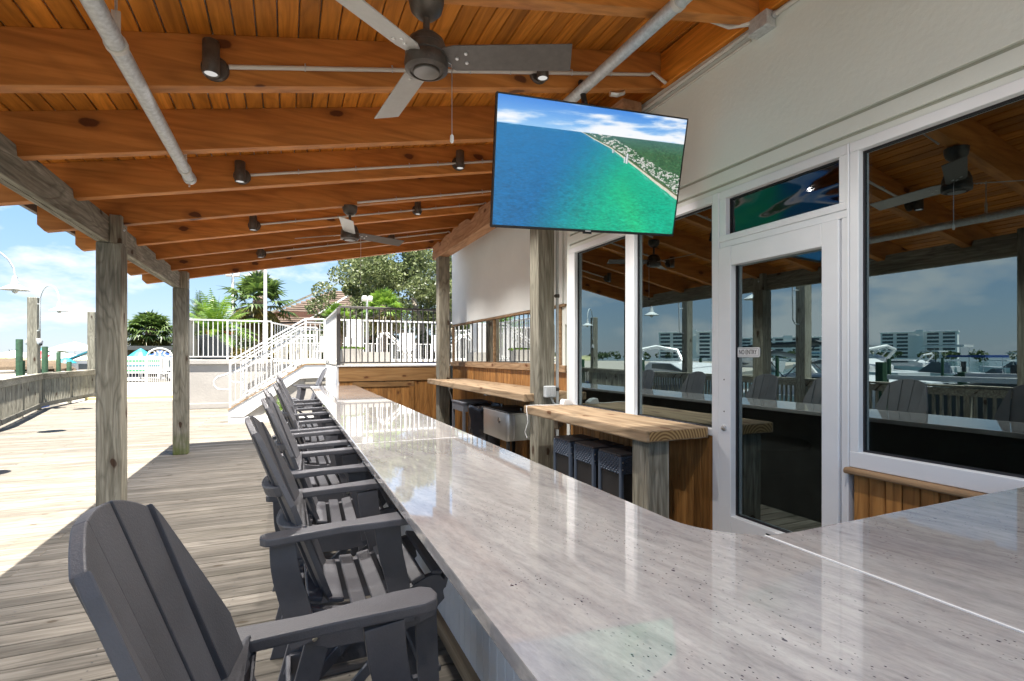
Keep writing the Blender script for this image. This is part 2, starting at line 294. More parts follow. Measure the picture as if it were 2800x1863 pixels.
# ------------------------------------------------------------------ mesh helpers
class MB:
    def __init__(s): s.v = []; s.f = []
    def add(s, vs, fs):
        o = len(s.v); s.v += [tuple(v) for v in vs]; s.f += [tuple(i+o for i in f) for f in fs]; return s
    def box(s, x0, x1, y0, y1, z0, z1, mtx=None, ch=0.0):
        if ch <= 0:
            vs = [(x, y, z) for z in (z0, z1) for y in (y0, y1) for x in (x0, x1)]
            fs = [(0, 2, 3, 1), (4, 5, 7, 6), (0, 1, 5, 4), (2, 6, 7, 3), (0, 4, 6, 2), (1, 3, 7, 5)]
        else:
            vs = []; idx = {}
            for i, x in enumerate((x0, x1)):
                for j, y in enumerate((y0, y1)):
                    for k, z in enumerate((z0, z1)):
                        sx = ch if i == 0 else -ch; sy = ch if j == 0 else -ch; sz = ch if k == 0 else -ch
                        for a, p in enumerate(((x, y+sy, z+sz), (x+sx, y, z+sz), (x+sx, y+sy, z))):
                            idx[(i, j, k, a)] = len(vs); vs.append(p)
            I = lambda *q: idx[q]
            fs = [(I(0,0,0,0), I(0,0,1,0), I(0,1,1,0), I(0,1,0,0)), (I(1,0,0,0), I(1,1,0,0), I(1,1,1,0), I(1,0,1,0)),
                  (I(0,0,0,1), I(1,0,0,1), I(1,0,1,1), I(0,0,1,1)), (I(0,1,0,1), I(0,1,1,1), I(1,1,1,1), I(1,1,0,1)),
                  (I(0,0,0,2), I(0,1,0,2), I(1,1,0,2), I(1,0,0,2)), (I(0,0,1,2), I(1,0,1,2), I(1,1,1,2), I(0,1,1,2))]
            for a in (0, 1):
                for b_ in (0, 1):
                    fs.append((I(a,b_,0,0), I(a,b_,1,0), I(a,b_,1,1), I(a,b_,0,1)))
                    fs.append((I(a,0,b_,0), I(a,1,b_,0), I(a,1,b_,2), I(a,0,b_,2)))
                    fs.append((I(0,a,b_,1), I(1,a,b_,1), I(1,a,b_,2), I(0,a,b_,2)))
                    for c_ in (0, 1): fs.append((I(a,b_,c_,0), I(a,b_,c_,1), I(a,b_,c_,2)))
        if mtx is not None: vs = [mtx @ Vector(v) for v in vs]
        return s.add(vs, fs)
    def tube(s, pts, r, n=10, caps=True):
        pts = [Vector(p) for p in pts]; rs = r if isinstance(r, (list, tuple)) else [r]*len(pts)
        rings = []; up = None
        for i, p in enumerate(pts):
            d = (pts[min(i+1, len(pts)-1)] - pts[max(i-1, 0)]).normalized()
            if up is None: up = d.orthogonal().normalized()
            a = (up - d*up.dot(d)); a = a.normalized() if a.length > 1e-6 else d.orthogonal().normalized(); up = a; b = d.cross(a)
            rings.append([p + (a*math.cos(2*math.pi*k/n) + b*math.sin(2*math.pi*k/n))*rs[i] for k in range(n)])
        vs = [v for g in rings for v in g]; fs = []
        for i in range(len(pts)-1):
            for k in range(n):
                fs.append((i*n+k, i*n+(k+1) % n, (i+1)*n+(k+1) % n, (i+1)*n+k))
        if caps: fs += [tuple(reversed(range(n))), tuple((len(pts)-1)*n+k for k in range(n))]
        return s.add(vs, fs)
    def lathe(s, prof, c=(0, 0, 0), n=24, axis='z', mtx=None):
        vs = []; fs = []
        for (r, z) in prof:
            for k in range(n):
                a = 2*math.pi*k/n; p = Vector((r*math.cos(a), r*math.sin(a), z))
                if axis == 'y': p = Vector((p.x, p.z, p.y))
                if axis == 'x': p = Vector((p.z, p.x, p.y))
                if mtx is not None: p = mtx @ p
                vs.append(p + Vector(c))
        m = len(prof)
        for i in range(m-1):
            for k in range(n): fs.append((i*n+k, i*n+(k+1) % n, (i+1)*n+(k+1) % n, (i+1)*n+k))
        fs += [tuple(range(n)), tuple((m-1)*n+k for k in range(n))]
        return s.add(vs, fs)
    def prism(s, outline, a0, a1, plane='xz', mtx=None):
        n = len(outline)
        def P(u, v, a): return {'xz': (u, a, v), 'xy': (u, v, a), 'yz': (a, u, v)}[plane]
        vs = [P(u, v, a0) for u, v in outline] + [P(u, v, a1) for u, v in outline]
        if mtx is not None: vs = [mtx @ Vector(v) for v in vs]
        fs = [tuple(range(n)), tuple(range(2*n-1, n-1, -1))] + [(i, i+n, (i+1) % n+n, (i+1) % n) for i in range(n)]
        return s.add(vs, fs)
    def mesh(s, name, mat, smooth=False, bev=0.0):
        me = bpy.data.meshes.new(name); me.from_pydata(s.v, [], s.f)
        bm = bmesh.new(); bm.from_mesh(me); bmesh.ops.recalc_face_normals(bm, faces=bm.faces)
        if bev > 0: bmesh.ops.bevel(bm, geom=[e for e in bm.edges if e.calc_length() > bev*2.2 and len(e.link_faces) == 2 and e.calc_face_angle(0) > .5], offset=bev, segments=2, profile=.6, affect='EDGES')
        bm.to_mesh(me); bm.free()
        if mat is not None: me.materials.append(mat)
        if smooth:
            me.shade_smooth()
            try: me.set_sharp_from_angle(angle=R(38))
            except Exception: pass
        return me
    def build(s, name, mat, parent=None, smooth=False, bev=0.0, loc=None):
        return link(bpy.data.objects.new(name, s.mesh(name, mat, smooth, bev)), parent, loc)
def link(o, parent=None, loc=None):
    col.objects.link(o)
    if loc is not None: o.location = loc
    if parent is not None: attach(o, parent)
    return o
def attach(o, p):
    o.parent = p
    if 'pmat' in p: m = Matrix([list(p['pmat'][i*4:i*4+4]) for i in range(4)])
    else: m = Matrix.LocRotScale(p.location, p.rotation_euler, p.scale)
    q = p.parent
    if q is not None: m = p.matrix_parent_inverse @ m; m = Matrix.LocRotScale(q.location, q.rotation_euler, q.scale) @ m
    o.matrix_parent_inverse = m.inverted()
def tag(o, label=None, cat=None, group=None, kind=None):
    if label: o['label'] = label
    if cat: o['category'] = cat
    if group: o['group'] = group
    if kind: o['kind'] = kind
    return o
def thing(name, label, cat, loc=(0, 0, 0), rz=0, group=None):
    o = bpy.data.objects.new(name, None); col.objects.link(o); o.location = loc; o.rotation_euler = (0, 0, rz); o.empty_display_size = .1
    return tag(o, label, cat, group)
_cache = {}
def piece(name, dims, loc, mat, parent=None, rot=(0, 0, 0), ch=.003):
    key = (tuple(round(d, 3) for d in dims), mat.name, ch)
    if key not in _cache:
        a, b, c = (d/2 for d in dims); ch2 = min(ch, min(dims)*.3)
        _cache[key] = MB().box(-a, a, -b, b, -c, c, ch=ch2).mesh(name, mat)
    o = bpy.data.objects.new(name, _cache[key]); o.location = loc; o.rotation_euler = rot
    return link(o, parent)
def span(name, x0, x1, y0, y1, z0, z1, mat, parent=None, ch=.003):
    return piece(name, (x1-x0, y1-y0, z1-z0), ((x0+x1)/2, (y0+y1)/2, (z0+z1)/2), mat, parent, ch=ch)
def copytree(o, parent=None):
    c = o.copy(); col.objects.link(c)
    if parent is not None: c.parent = parent
    for ch in o.children: copytree(ch, c)
    return c
def struct(o): return tag(o, kind='structure')
def line_piece(name, a, b, w, h, mat, parent, ch=.003, roll=0):
    a = Vector(a); b = Vector(b); d = b-a; l = d.length
    q = d.to_track_quat('X', 'Z').to_euler()
    return piece(name, (l, w, h), (a+b)/2, mat, parent, rot=q, ch=ch)
# ------------------------------------------------------------------ ground, water, deck
def sheet(name, pts, z, mat, th=None):
    b = MB()
    if th: b.prism(pts, z-th, z, 'xy')
    else: b.add([(x, y, z) for x, y in pts], [tuple(range(len(pts)))])
    return struct(b.build(name, mat))
sheet('water', [(-4000, -4000), (4000, -4000), (4000, 4000), (-4000, 4000)], -1.75, M['water'])
sheet('ground', [(-7.6, 28.2), (-7.4, 22.3), (3.3, 22.3), (3.4, 10.8), (60, 10.8), (60, 160), (-30, 160), (-30, 60)], -.02, M['concrete'], 1.6)
rail_line = [(-5.0, -9), (-5.05, 5), (-5.4, 9.4), (-5.8, 14.8), (-6.85, 20), (-6.8, 24.6), (-6.75, 28.3)]
def railx(y):
    for (x0, y0), (x1, y1) in zip(rail_line, rail_line[1:]):
        if y0 <= y <= y1: return x0 + (x1-x0)*(y-y0)/(y1-y0)
    return rail_line[0][0]
deck = struct(thing('deck', None, None)); 
pitch = .143; y = -6.0; k = 0
rr = random.Random(3)
while y < 22.2:
    xl = railx(y) - .12
    # butt joints stagger row to row
    right = (2.84 if y < 4.9 else 3.18) if y < 10.5 else (.88 if y < 13.9 else (-1.3 if y < 18 else -3.05))
    if y < 14 or y > 18.1: pass
    j = -3.66 + (k % 3)*1.83 + rr.uniform(-.02, .02)
    xs = [xl] + [q for q in (j, j+4.88) if xl+.5 < q < right-.4] + [right]
    for a, b_ in zip(xs, xs[1:]):
        ln = round(b_-a-.004, 2)
        o = piece('plank', (ln, pitch-.009, .034), ((a+b_)/2, y+pitch/2, -.017+rr.uniform(-.0012, .0012)), M['plank_x'], deck, ch=.004)
        o.rotation_euler[2] = rr.uniform(-.0006, .0006)
    y += pitch; k += 1
struct(span('pavement', -5.0, 3.3, -30, -6.01, -.05, -.002, M['concrete']))  # unseen paving behind the camera, added to bounce sunlight up under the roof
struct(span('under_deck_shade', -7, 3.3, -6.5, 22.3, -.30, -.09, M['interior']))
# yellow kerb edge by the gate
cv = span('kerb', -6.7, -3.0, 23.2, 23.5, -.02, .10, M['yellow']); struct(cv)
sp = span('pavement', -6.75, -3.02, 22.25, 28.2, -.03, .002, M['concrete']); struct(sp)

# ------------------------------------------------------------------ deck railing
rl = thing('deck_railing', 'weathered grey timber railing curving along the harbour edge of the deck', 'railing', (-5, 5, 0))
nb = 0
for (x0, y0), (x1, y1) in zip(rail_line, rail_line[1:]):
    a = Vector((x0, y0, 0)); b_ = Vector((x1, y1, 0)); d = (b_-a); Ls = d.length; d.normalize(); nrm = Vector((d.y, -d.x, 0))
    nseg = max(1, round(Ls/2.3))
    for i in range(nseg):
        p = a + d*(Ls*i/nseg); q = a + d*(Ls*(i+1)/nseg)
        up = Vector((0, 0, 1))
        sag = rr.uniform(-.012, .012)
        line_piece('cap_rail', p+up*(1.07+sag), q+up*(1.07-sag), .15, .038, M['weather_y'], rl)
        line_piece('top_rail', p+up*.975+nrm*.03, q+up*.975+nrm*.03, .036, .135, M['weather_y'], rl)
        line_piece('bottom_rail', p+up*.13+nrm*.03, q+up*.13+nrm*.03, .036, .12, M['weather_y'], rl)
        piece('post', (.09, .09, 1.04), p+up*.52-nrm*.035, M['weather_z'], rl, rot=(0, 0, math.atan2(d.y, d.x)))
        m_ = int((q-p).length/.135)
        if y1 < -2: continue
        if p.y < -2.0: continue
        for j in range(1, m_+1):
            c = p + (q-p)*(j/(m_+1)); nb += 1
            piece('baluster', (.042, .042, .86), (c.x, c.y, .50), M['weather_z'], rl, rot=(0, 0, math.atan2(d.y, d.x)), ch=.002)

# ------------------------------------------------------------------ porch roof
porch = thing('porch_roof', 'stained timber porch roof with rafters over the outdoor bar, carried by weathered posts', 'porch roof', (-1.5, 0, 0))
SL = .206
def rz_(x): return 2.89 + SL*(x+1.6)      # underside of rafters
ang = math.atan(SL); DEP = .288
rafters = [3.36+.955*k for k in range(-3, 8)]
def rafter_mesh(x0, x1, th):
    zb = rz_(x0); dz = DEP/math.cos(ang)
    # shaped tail at the eave end
    out = [(x0+.055, rz_(x0+.055)), (x1, rz_(x1)), (x1, rz_(x1)+dz), (x0, rz_(x0)+dz), (x0, rz_(x0)+.07)]
    return MB().prism(out, 0, th).mesh('rafter', M['stain_x'], bev=.004)
rm = rafter_mesh(-2.16, 2.848, .09); rm2 = rafter_mesh(-2.16, 3.195, .09)
for yv in rafters:
    o = bpy.data.objects.new('rafter', rm if yv < 4.9 else rm2); o.location = (0, yv, 0); link(o, porch)
# ceiling boards
YA, YB = -.36, 10.2
bw = .1155; x = -2.2; i = 0
cl = math.cos(ang)
while x < 3.12:
    y_a = YA if x < 2.83 else 4.99
    xm = x + bw*cl/2; zm = rz_(xm) + DEP/cl + .0105
    cuts = [YA, 2.0+rr.uniform(-4, 4), YB] if i % 2 else [YA, .8+rr.uniform(0, 2), 5.0+rr.uniform(0, 3), YB]
    cuts = [YA] + [min(YB-.5, max(YA+.5, c)) for c in cuts[1:-1]] + [YB]
    if y_a > YA: cuts = [y_a, 8.0, YB]
    for a, b_ in zip(cuts, cuts[1:]):
        piece('ceiling_board', (bw-.008, round(b_-a-.002, 2), .02), (xm, (a+b_)/2, zm), M['stain_y'], porch, rot=(0, -ang, 0), ch=.004)
    x += bw*cl; i += 1
MB().prism([(-2.28, rz_(-2.28)+.325), (3.29, rz_(3.29)+.325), (3.29, rz_(3.29)+.36), (-2.28, rz_(-2.28)+.36)], YA-.05, YB+.06).build('metal_roof_sheet', M['galv'], porch)
MB().prism([(-2.275, rz_(-2.275)+.25), (-2.245, rz_(-2.245)+.25), (-2.245, rz_(-2.245)+.33), (-2.275, rz_(-2.275)+.33)], YA-.05, YB+.06).build('drip_edge', M['bronze'], porch)
# blocking between rafters above the eave beam
for a, b_ in zip(rafters, rafters[1:]): pass
# eave beam (notched around the rafters)
def notched(name, x0, x1, z0, z1, ya, yb, mat, wob=0):
    o = MB(); pts = [(ya, z0), (yb, z0), (yb, z1)]
    rs = sorted([r_ for r_ in rafters if ya < r_ < yb-.1], reverse=True)
    for r_ in rs: pts += [(r_+.105, z1), (r_+.092, rz_(x1)+.004), (r_-.002, rz_(x1)+.004), (r_-.02, z1-.01)]
    pts += [(ya, z1)]
    o.prism(pts, x0, x1, 'yz'); return o.build(name, mat, porch, bev=.006)
PY = [2.70, 6.16, 9.80]
segs = [(YA, PY[0]+.105), (PY[0]+.105, PY[1]+.105), (PY[1]+.105, PY[2]+.105)]
for a, b_ in segs:
    notched('eave_beam', -1.695, -1.645, 2.715, 2.965, a+.002, b_-.002, M['weather_y'])
    notched('eave_beam', -1.640, -1.592, 2.715, 2.97, a+.002, b_-.002, M['weather_y'])
for yv in [-.34] + PY:
    span('post', -1.697, -1.49, yv, yv+.207, .0, 2.713, M['mossy' if yv == 9.80 else 'weather_z'], porch, ch=.008)
    span('post_tongue', -1.590, -1.491, yv+.001, yv+.206, 2.713, 2.99, M['weather_z'], porch, ch=.006)
    for zz, yy in ((2.86, yv+.08),):
        MB().lathe([(.016, 0), (.016, .006), (.009, .008), (.009, .014)], n=10, axis='x').build('bolt', M['galv'], porch, loc=(-1.491, yy, zz))
# moss at post foot
# inner rough beam on posts by the wall
notch = MB()
notch.prism([(3.6, 3.475), (9.78, 3.475), (9.80, 3.53), (9.78, 3.74), (9.4, 3.765), (9.28, 3.70), (8.9, 3.77), (8.55, 3.74), (8.4, 3.80), (7.7, 3.775), (7.5, 3.70), (7.2, 3.80), (6.4, 3.77), (5.2, 3.79), (3.6, 3.79)], 2.60, 2.80, 'yz')
notch.build('wall_side_beam', M['rough_y'], porch, bev=.008)
for yv, wpost in ((9.33, .21), (5.2, .215)):
    span('post', 2.6, 2.6+wpost, yv, yv+wpost, 0, 3.474, M['weather_z'], porch, ch=.008)

# ------------------------------------------------------------------ restaurant building
bld = thing('restaurant_building', 'pale grey stucco restaurant wall with white framed dark windows beside the bar', 'building', (2.9, 3, 0))
XW = 2.85
GX = 2.887
def wallbox(name, x0, x1, y0, y1, z0, z1, mat, ch=.002): return span(name, x0, x1, y0, y1, z0, z1, mat, bld, ch)
YN = -6.0; YW = 4.94; XB = 3.0
wallbox('stucco_wall', XW, XB, YN, YW, 2.943, 4.15, M['stucco'])
wallbox('groove', XW+.020, XB, YN, YW, 2.919, 2.943, M['groove_shade'])
wallbox('stucco_band', XW, XB, YN, YW, 2.833, 2.919, M['stucco'])
wallbox('groove', XW+.015, XB, YN, YW, 2.814, 2.833, M['groove_shade'])
wallbox('stucco_band', XW+.004, XB, YN, YW, 2.779, 2.814, M['stucco'])
for a, b_ in zip(rafters, rafters[1:]):
    if a+.09 > 4.9: continue
    span('ledger_board', 2.80, 2.846, a+.092, min(b_-.002, 4.93), 3.80, 4.075, M['stain_y'], porch)
# windows: frame pieces and glass
def window(y0, y1, z0, z1, fl, fr, ft, fb, name='window'):
    gl = span(name, GX, GX+.012, y0+fr-.01, y1-fl+.01, z0+fb-.01, z1-ft+.01, M['glass'], bld, ch=0)
    for a in (('frame', XW-.012, GX+.05, y0, y1, z1-ft, z1), ('frame', XW-.012, GX+.05, y0, y1, z0, z0+fb)):
        span(a[0], *a[1:], M['alu'], gl)
    if fr > 0: span('frame', XW-.010, GX+.05, y0, y0+fr, z0+fb, z1-ft, M['alu'], gl)
    if fl > 0: span('frame', XW-.010, GX+.05, y1-fl, y1, z0+fb, z1-ft, M['alu'], gl)
    g = .011
    span('gasket', GX-.008, GX-.001, y0+fr, y1-fl, z0+fb, z0+fb+g, M['rubber'], gl, ch=0)
    span('gasket', GX-.008, GX-.001, y0+fr, y1-fl, z1-ft-g, z1-ft, M['rubber'], gl, ch=0)
    span('gasket', GX-.008, GX-.001, y1-fl-g, y1-fl, z0+fb+g, z1-ft-g, M['rubber'], gl, ch=0)
    span('gasket', GX-.008, GX-.001, y0+fr, y0+fr+g, z0+fb+g, z1-ft-g, M['rubber'], gl, ch=0)
    return gl
window(-.82, 1.844, .993, 2.775, .048, .052, .056, .086)
window(-4.5, -.83, .993, 2.775, .048, .052, .056, .086)
window(3.828, 4.922, 1.021, 2.776, .121, .065, .056, .052)
window(2.838, 3.826, 1.021, 2.776, .062, .009, .056, .052)
# door set
tw_ = window(1.861, 2.776, 2.416, 2.776, .06, .043, .056, .043, 'transom_window'); tw_.data = tw_.data.copy(); tw_.data.materials[0] = M['film']
span('door_jamb', XW-.016, XB, 2.777, 2.835, 0, 2.776, M['alu'], bld)
span('door_jamb', XW-.016, XB, 1.846, 1.859, 0, 2.776, M['alu'], bld)
span('door_jamb', XW-.006, XB, 1.860, 1.893, 0, 2.371, M['alu'], bld)
span('door_jamb', XW-.007, XB, 1.860, 2.776, 2.372, 2.415, M['alu'], bld)
dg = span('door', GX, GX+.012, 1.978, 2.677, .477, 2.243, M['glass'], bld, ch=0)
tag(dg, 'white framed glass door')
for a in ((2.664, 2.774, .02, 2.369), (1.900, 2.000, .02, 2.369)): span('door_stile', XW-.02, GX+.03, a[0], a[1], a[2], a[3], M['alu'], dg)
span('door_rail', XW-.019, GX+.029, 2.001, 2.663, 2.235, 2.368, M['alu'], dg); span('door_rail', XW-.019, GX+.029, 2.001, 2.663, .02, .486, M['alu'], dg)
span('gasket', GX-.009, GX-.001, 2.001, 2.663, .487, .499, M['rubber'], dg, ch=0); span('gasket', GX-.009, GX-.001, 2.650, 2.663, .50, 2.235, M['rubber'], dg, ch=0)
MB().lathe([(.019, 0), (.019, -.011), (.015, -.015), (.005, -.016)], n=20, axis='x').build('lock', M['steel'], dg, True, loc=(XW-.02, 2.720, 1.095))
for zz in (1.436, 1.211): MB().lathe([(.005, 0), (.005, -.002)], n=10, axis='x').build('screw_hole', M['rubber'], dg, loc=(XW-.0202, 2.720, zz))
span('label_plate', XW-.0215, XW-.0195, 2.314, 2.375, .438, .460, M['rubber'], dg, ch=0)
# honey cladding under windows
def cladding(xf, y0, y1, z0, z1, wd, par=bld, axis='y', mat='honey_z', facing=-1):
    n = max(1, round((y1-y0)/wd)); ww = (y1-y0)/n
    for i in range(n):
        a = y0+i*ww
        span('cladding_board', xf, xf+.018, a+.002, a+ww-.002, z0, z1, M[mat], par, ch=.004)
span('wall_core', XW+.022, XB, YN, 1.84, 0, .991, M['honey_y'], bld)
cladding(XW+.002, -1.1, 1.831, .0, .955, .081)
o = MB(); pr = [(XW-.040, .958), (XW-.046, .966), (XW-.046, .979), (XW-.036, .990), (XW+.02, .992), (XW+.02, .956)]
o.prism(pr, -6, 1.857).build('sill_cap', M['honey_y'], bld, bev=.004)
span('wall_core', XW+.022, XB, 2.838, 4.92, 0, 1.019, M['honey_y'], bld)
cladding(XW+.002, 2.885, 4.90, .0, 1.017, .081)
span('corner_trim', XW-.004, XW+.02, 2.840, 2.881, 0, 1.017, M['honey_z'], bld)
wallbox('return_wall', XW+.001, 3.62, 4.923, 4.985, 0, 4.2, M['stucco'])
# return wall and far end wall
XE = 3.2
YE = 10.42
wallbox('end_wall', XE+.03, 3.6, 5.74, YE, 1.49, 4.3, M['panel']); wallbox('end_wall', XE+.03, 3.6, 4.99, 5.60, 0, 4.3, M['stucco'])
wallbox('wall_corner', XE-.002, 3.6, 5.60, 5.66, 2.0, 4.2, M['panel'])
wallbox('wall_corner', XE+.01, 3.6, 5.66, 5.735, 0, 4.2, M['stucco'])
wallbox('white_panel', XE-.02, XE+.028, 5.68, YE-.01, 2.262, 4.15, M['panel'], .006)
wallbox('window_head', XE-.03, XE+.028, 5.6, YE, 2.225, 2.258, M['honey_y'])
wallbox('window_sill_beam', XE-.05, XE+.028, 5.55, YE, 1.40, 1.485, M['honey_y'])
mw = span('mirrored_window', XE+.012, XE+.02, 5.8, YE-.05, 1.495, 2.22, M['mirror'], bld, ch=0)
for a in ((YE-.05, YE), (8.05, 8.075), (5.735, 5.80)): span('frame', XE-.012, XE+.026, a[0], a[1], 1.488, 2.222, M['honey_y'], mw)
span('frame', XE-.010, XE+.026, 5.80, YE-.05, 1.486, 1.503, M['honey_y'], mw)
wallbox('wall_core', XE+.02, 3.6, 5.6, YE, 0, 1.40, M['honey_y'])
cladding(XE+.001, 5.6, YE, 0, 1.395, .0935)
# interior of the building (dark dining room seen through tinted glass)
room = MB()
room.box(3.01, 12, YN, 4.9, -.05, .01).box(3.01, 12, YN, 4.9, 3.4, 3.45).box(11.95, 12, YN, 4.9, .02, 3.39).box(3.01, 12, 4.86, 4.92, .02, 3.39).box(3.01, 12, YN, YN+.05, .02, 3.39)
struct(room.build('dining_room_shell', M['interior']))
for i, (tx, ty) in enumerate(((4.3, 1.0), (4.3, 3.7))):
    t_ = thing('dining_table', ['pale round dining table dimly visible through the big window', 'pale round dining table dimly visible through the window behind the timber counter'][i], 'table', (tx, ty, 0))
    MB().lathe([(.45, .74), (.45, .77)], (tx, ty, 0), 28).build('table_top', M['whiteplastic'], t_)
    MB().lathe([(.22, 0), (.22, .02), (.03, .04), (.03, .74)], (tx, ty, 0), 16).build('pedestal', M['black'], t_)

# ------------------------------------------------------------------ bar counter
bar = thing('bar_counter', 'long L-shaped bar with polished white granite top and white beadboard front', 'bar', (.9, 3, 0))
BX0, BX1, BZ = .375, 1.146, 1.07
def arc(cx, cy, r, a0, a1, n=10): return [(cx+r*math.cos(R(a0+(a1-a0)*i/n)), cy+r*math.sin(R(a0+(a1-a0)*i/n))) for i in range(n+1)]
def slab(pts, name='granite_slab'):
    b = MB().prism(pts, BZ-.038, BZ, 'xy'); return b.build(name, M['granite'], bar, bev=.006)
slab([(BX0, 6.462), (BX1, 6.462), (BX1, 9.78), (BX1-.01, 9.79), (BX0+.06, 9.79)] + arc(BX0+.06, 9.73, .06, 90, 180, 5))
slab([(BX0, 3.232), (BX1, 3.232), (BX1, 6.458), (BX0, 6.458)])
SY = 1.08
inner = arc(BX1+.26, SY+.26, .26, 180, 262, 12)
slab([(BX0, 3.228), (BX0, .37)] + arc(BX0+.06, .37, .06, 180, 270, 5) + [(1.294, .31), (1.294, SY)] + [(p, max(q, SY)) for p, q in reversed(inner) if p < 1.29] + [(BX1, 3.228)])
slab([(1.301, .31), (2.83, .31), (2.83, SY), (1.42, SY), (1.301, SY+.012)])
span('seam', 1.2945, 1.3005, .315, SY+.012, BZ-.03, BZ+.0006, M['seam'], bar, ch=0)
span('seam', BX0+.01, BX1-.01, 3.2285, 3.2315, BZ-.03, BZ+.0003, M['seam'], bar, ch=0)
# base with beadboard
span('bar_base', .838, 1.06, .80, 9.70, 0, BZ-.04, M['whitewood'], bar)
span('bar_base', 1.061, 2.80, .60, .96, 0, BZ-.04, M['whitewood'], bar)
yy = .80; n = int((9.70-.80)/.088)
for i in range(n): span('beadboard', .822, .837, .80+i*.088+.0015, .80+(i+1)*.088-.0015, .092, BZ-.045, M['whitewood'], bar, ch=.004)
span('beadboard_end', .822, 1.06, 9.705, 9.72, 0, BZ-.045, M['whitewood'], bar)
for i in range(4): span('toe_board', .795, .836, .80+i*2.22, .80+(i+1)*2.22-.004, 0, .09, M['slab_y'], bar)
span('bar_back', 1.0605, 1.075, .97, 9.70, 0, BZ-.045, M['barback'], bar); span('bar_back', 1.09, 2.80, .9605, .975, 0, BZ-.045, M['barback'], bar)
for yv in (1.6, 3.0, 4.4, 5.8, 7.2, 8.6): MB().prism([(.45, 1.028), (.82, 1.028), (.82, .80), (.78, .80)], yv, yv+.04).build('counter_bracket', M['whitewood'], bar)

# ------------------------------------------------------------------ timber side counters
def counter(label, x0, x1, y0, y1, ztop, th=.09):
    t = thing('timber_counter', label, 'counter', ((x0+x1)/2, (y0+y1)/2, 0), group='thick timber drink counters along the wall')
    n = 16; edge = [(x0+.012*noise.noise(Vector((0, 3*y0+i*.7, ztop))), y0+(y1-y0)*i/n) for i in range(n+1)]
    pts = edge + [(x1, y1), (x1, y0)]
    MB().prism(pts, ztop-th, ztop, 'xy').build('counter_top', M['slab_y'], t, bev=.012)
    return t
c1 = counter('thick timber drink counter on the far post with trash bin and cooler under it', 2.47, 3.19, 5.30, 9.68, 1.17)
c2 = counter('thick timber drink counter in front of the windows with wicker stools under it', 2.27, 2.832, 2.867, 4.88, 1.0835, .082)
span('end_face', 2.295, 2.81, 2.8625, 2.8665, 1.012, 1.075, M['end'], c2, ch=0)
span('leg', 2.333, 2.525, 2.93, 3.117, 0, 1.0, M['weather_z'], c2, ch=.008)
MB().prism([(2.50, 1.0), (2.68, 1.0), (2.50, .86)], 4.55, 4.63).build('corner_bracket', M['slab_y'], c2)
for zz, yy in ((1.06, 8.7), (1.06, 6.9)):
    bx = span('outlet_box', 2.62, 2.74, yy, yy+.10, 1.035, 1.079, M['greyplastic'], c1)
MB().tube([(2.66, 8.8, 1.05), (2.68, 8.95, 1.0), (2.75, 9.05, .9), (2.8, 9.1, .75)], .012, 8).build('outlet_cable', M['pvc'], c1, True)

# deck screws, two per board over every joist in the near part of the deck
m = MB(); jx = [-4.6+.61*i for i in range(13)]
for r_i in range(int(12/pitch)):
    yc = -6.0+(r_i+42)*pitch
    for jj in jx:
        if jj < railx(yc)+.1 or jj > .75: continue
        for q in (.035, pitch-.042):
            xx, yq = jj+rr.uniform(-.012, .012), yc+q+rr.uniform(-.006, .006)
            m.add([(xx+.0045*math.cos(a*math.pi/3), yq+.0045*math.sin(a*math.pi/3), .0022) for a in range(6)], [tuple(range(6))])
o = m.build('screws', M['black'], deck); o['kind'] = 'stuff'
# ------------------------------------------------------------------ bar chairs
def bez(pts, n=8):
    # smooth open polyline through control points (Catmull-Rom)
    P = [Vector((*p, 0)) for p in pts]; P = [P[0]*2-P[1]] + P + [P[-1]*2-P[-2]]; out = []
    for i in range(1, len(P)-2):
        for k in range(n):
            t = k/n; a, b, c, d = P[i-1:i+3]
            q = .5*((2*b)+(c-a)*t+(2*a-5*b+4*c-d)*t*t+(3*b-a-3*c+d)*t**3); out.append((q.x, q.y))
    out.append((P[-2].x, P[-2].y)); return out
def ribbon(cl, w0, w1):
    L_, R_ = [], []
    for i, (x, z) in enumerate(cl):
        a = cl[max(0, i-1)]; b = cl[min(len(cl)-1, i+1)]; d = Vector((b[0]-a[0], b[1]-a[1])).normalized(); n = Vector((-d.y, d.x))
        ww = (w0+(w1-w0)*i/(len(cl)-1))/2
        L_.append((x+n.x*ww, z+n.y*ww)); R_.append((x-n.x*ww, z-n.y*ww))
    return L_+R_[::-1]
BOLT = MB().lathe([(.0085, 0), (.0085, .003), (.004, .004), (.004, .0025)], n=10, axis='y').mesh('bolt', M['steelbolt'])
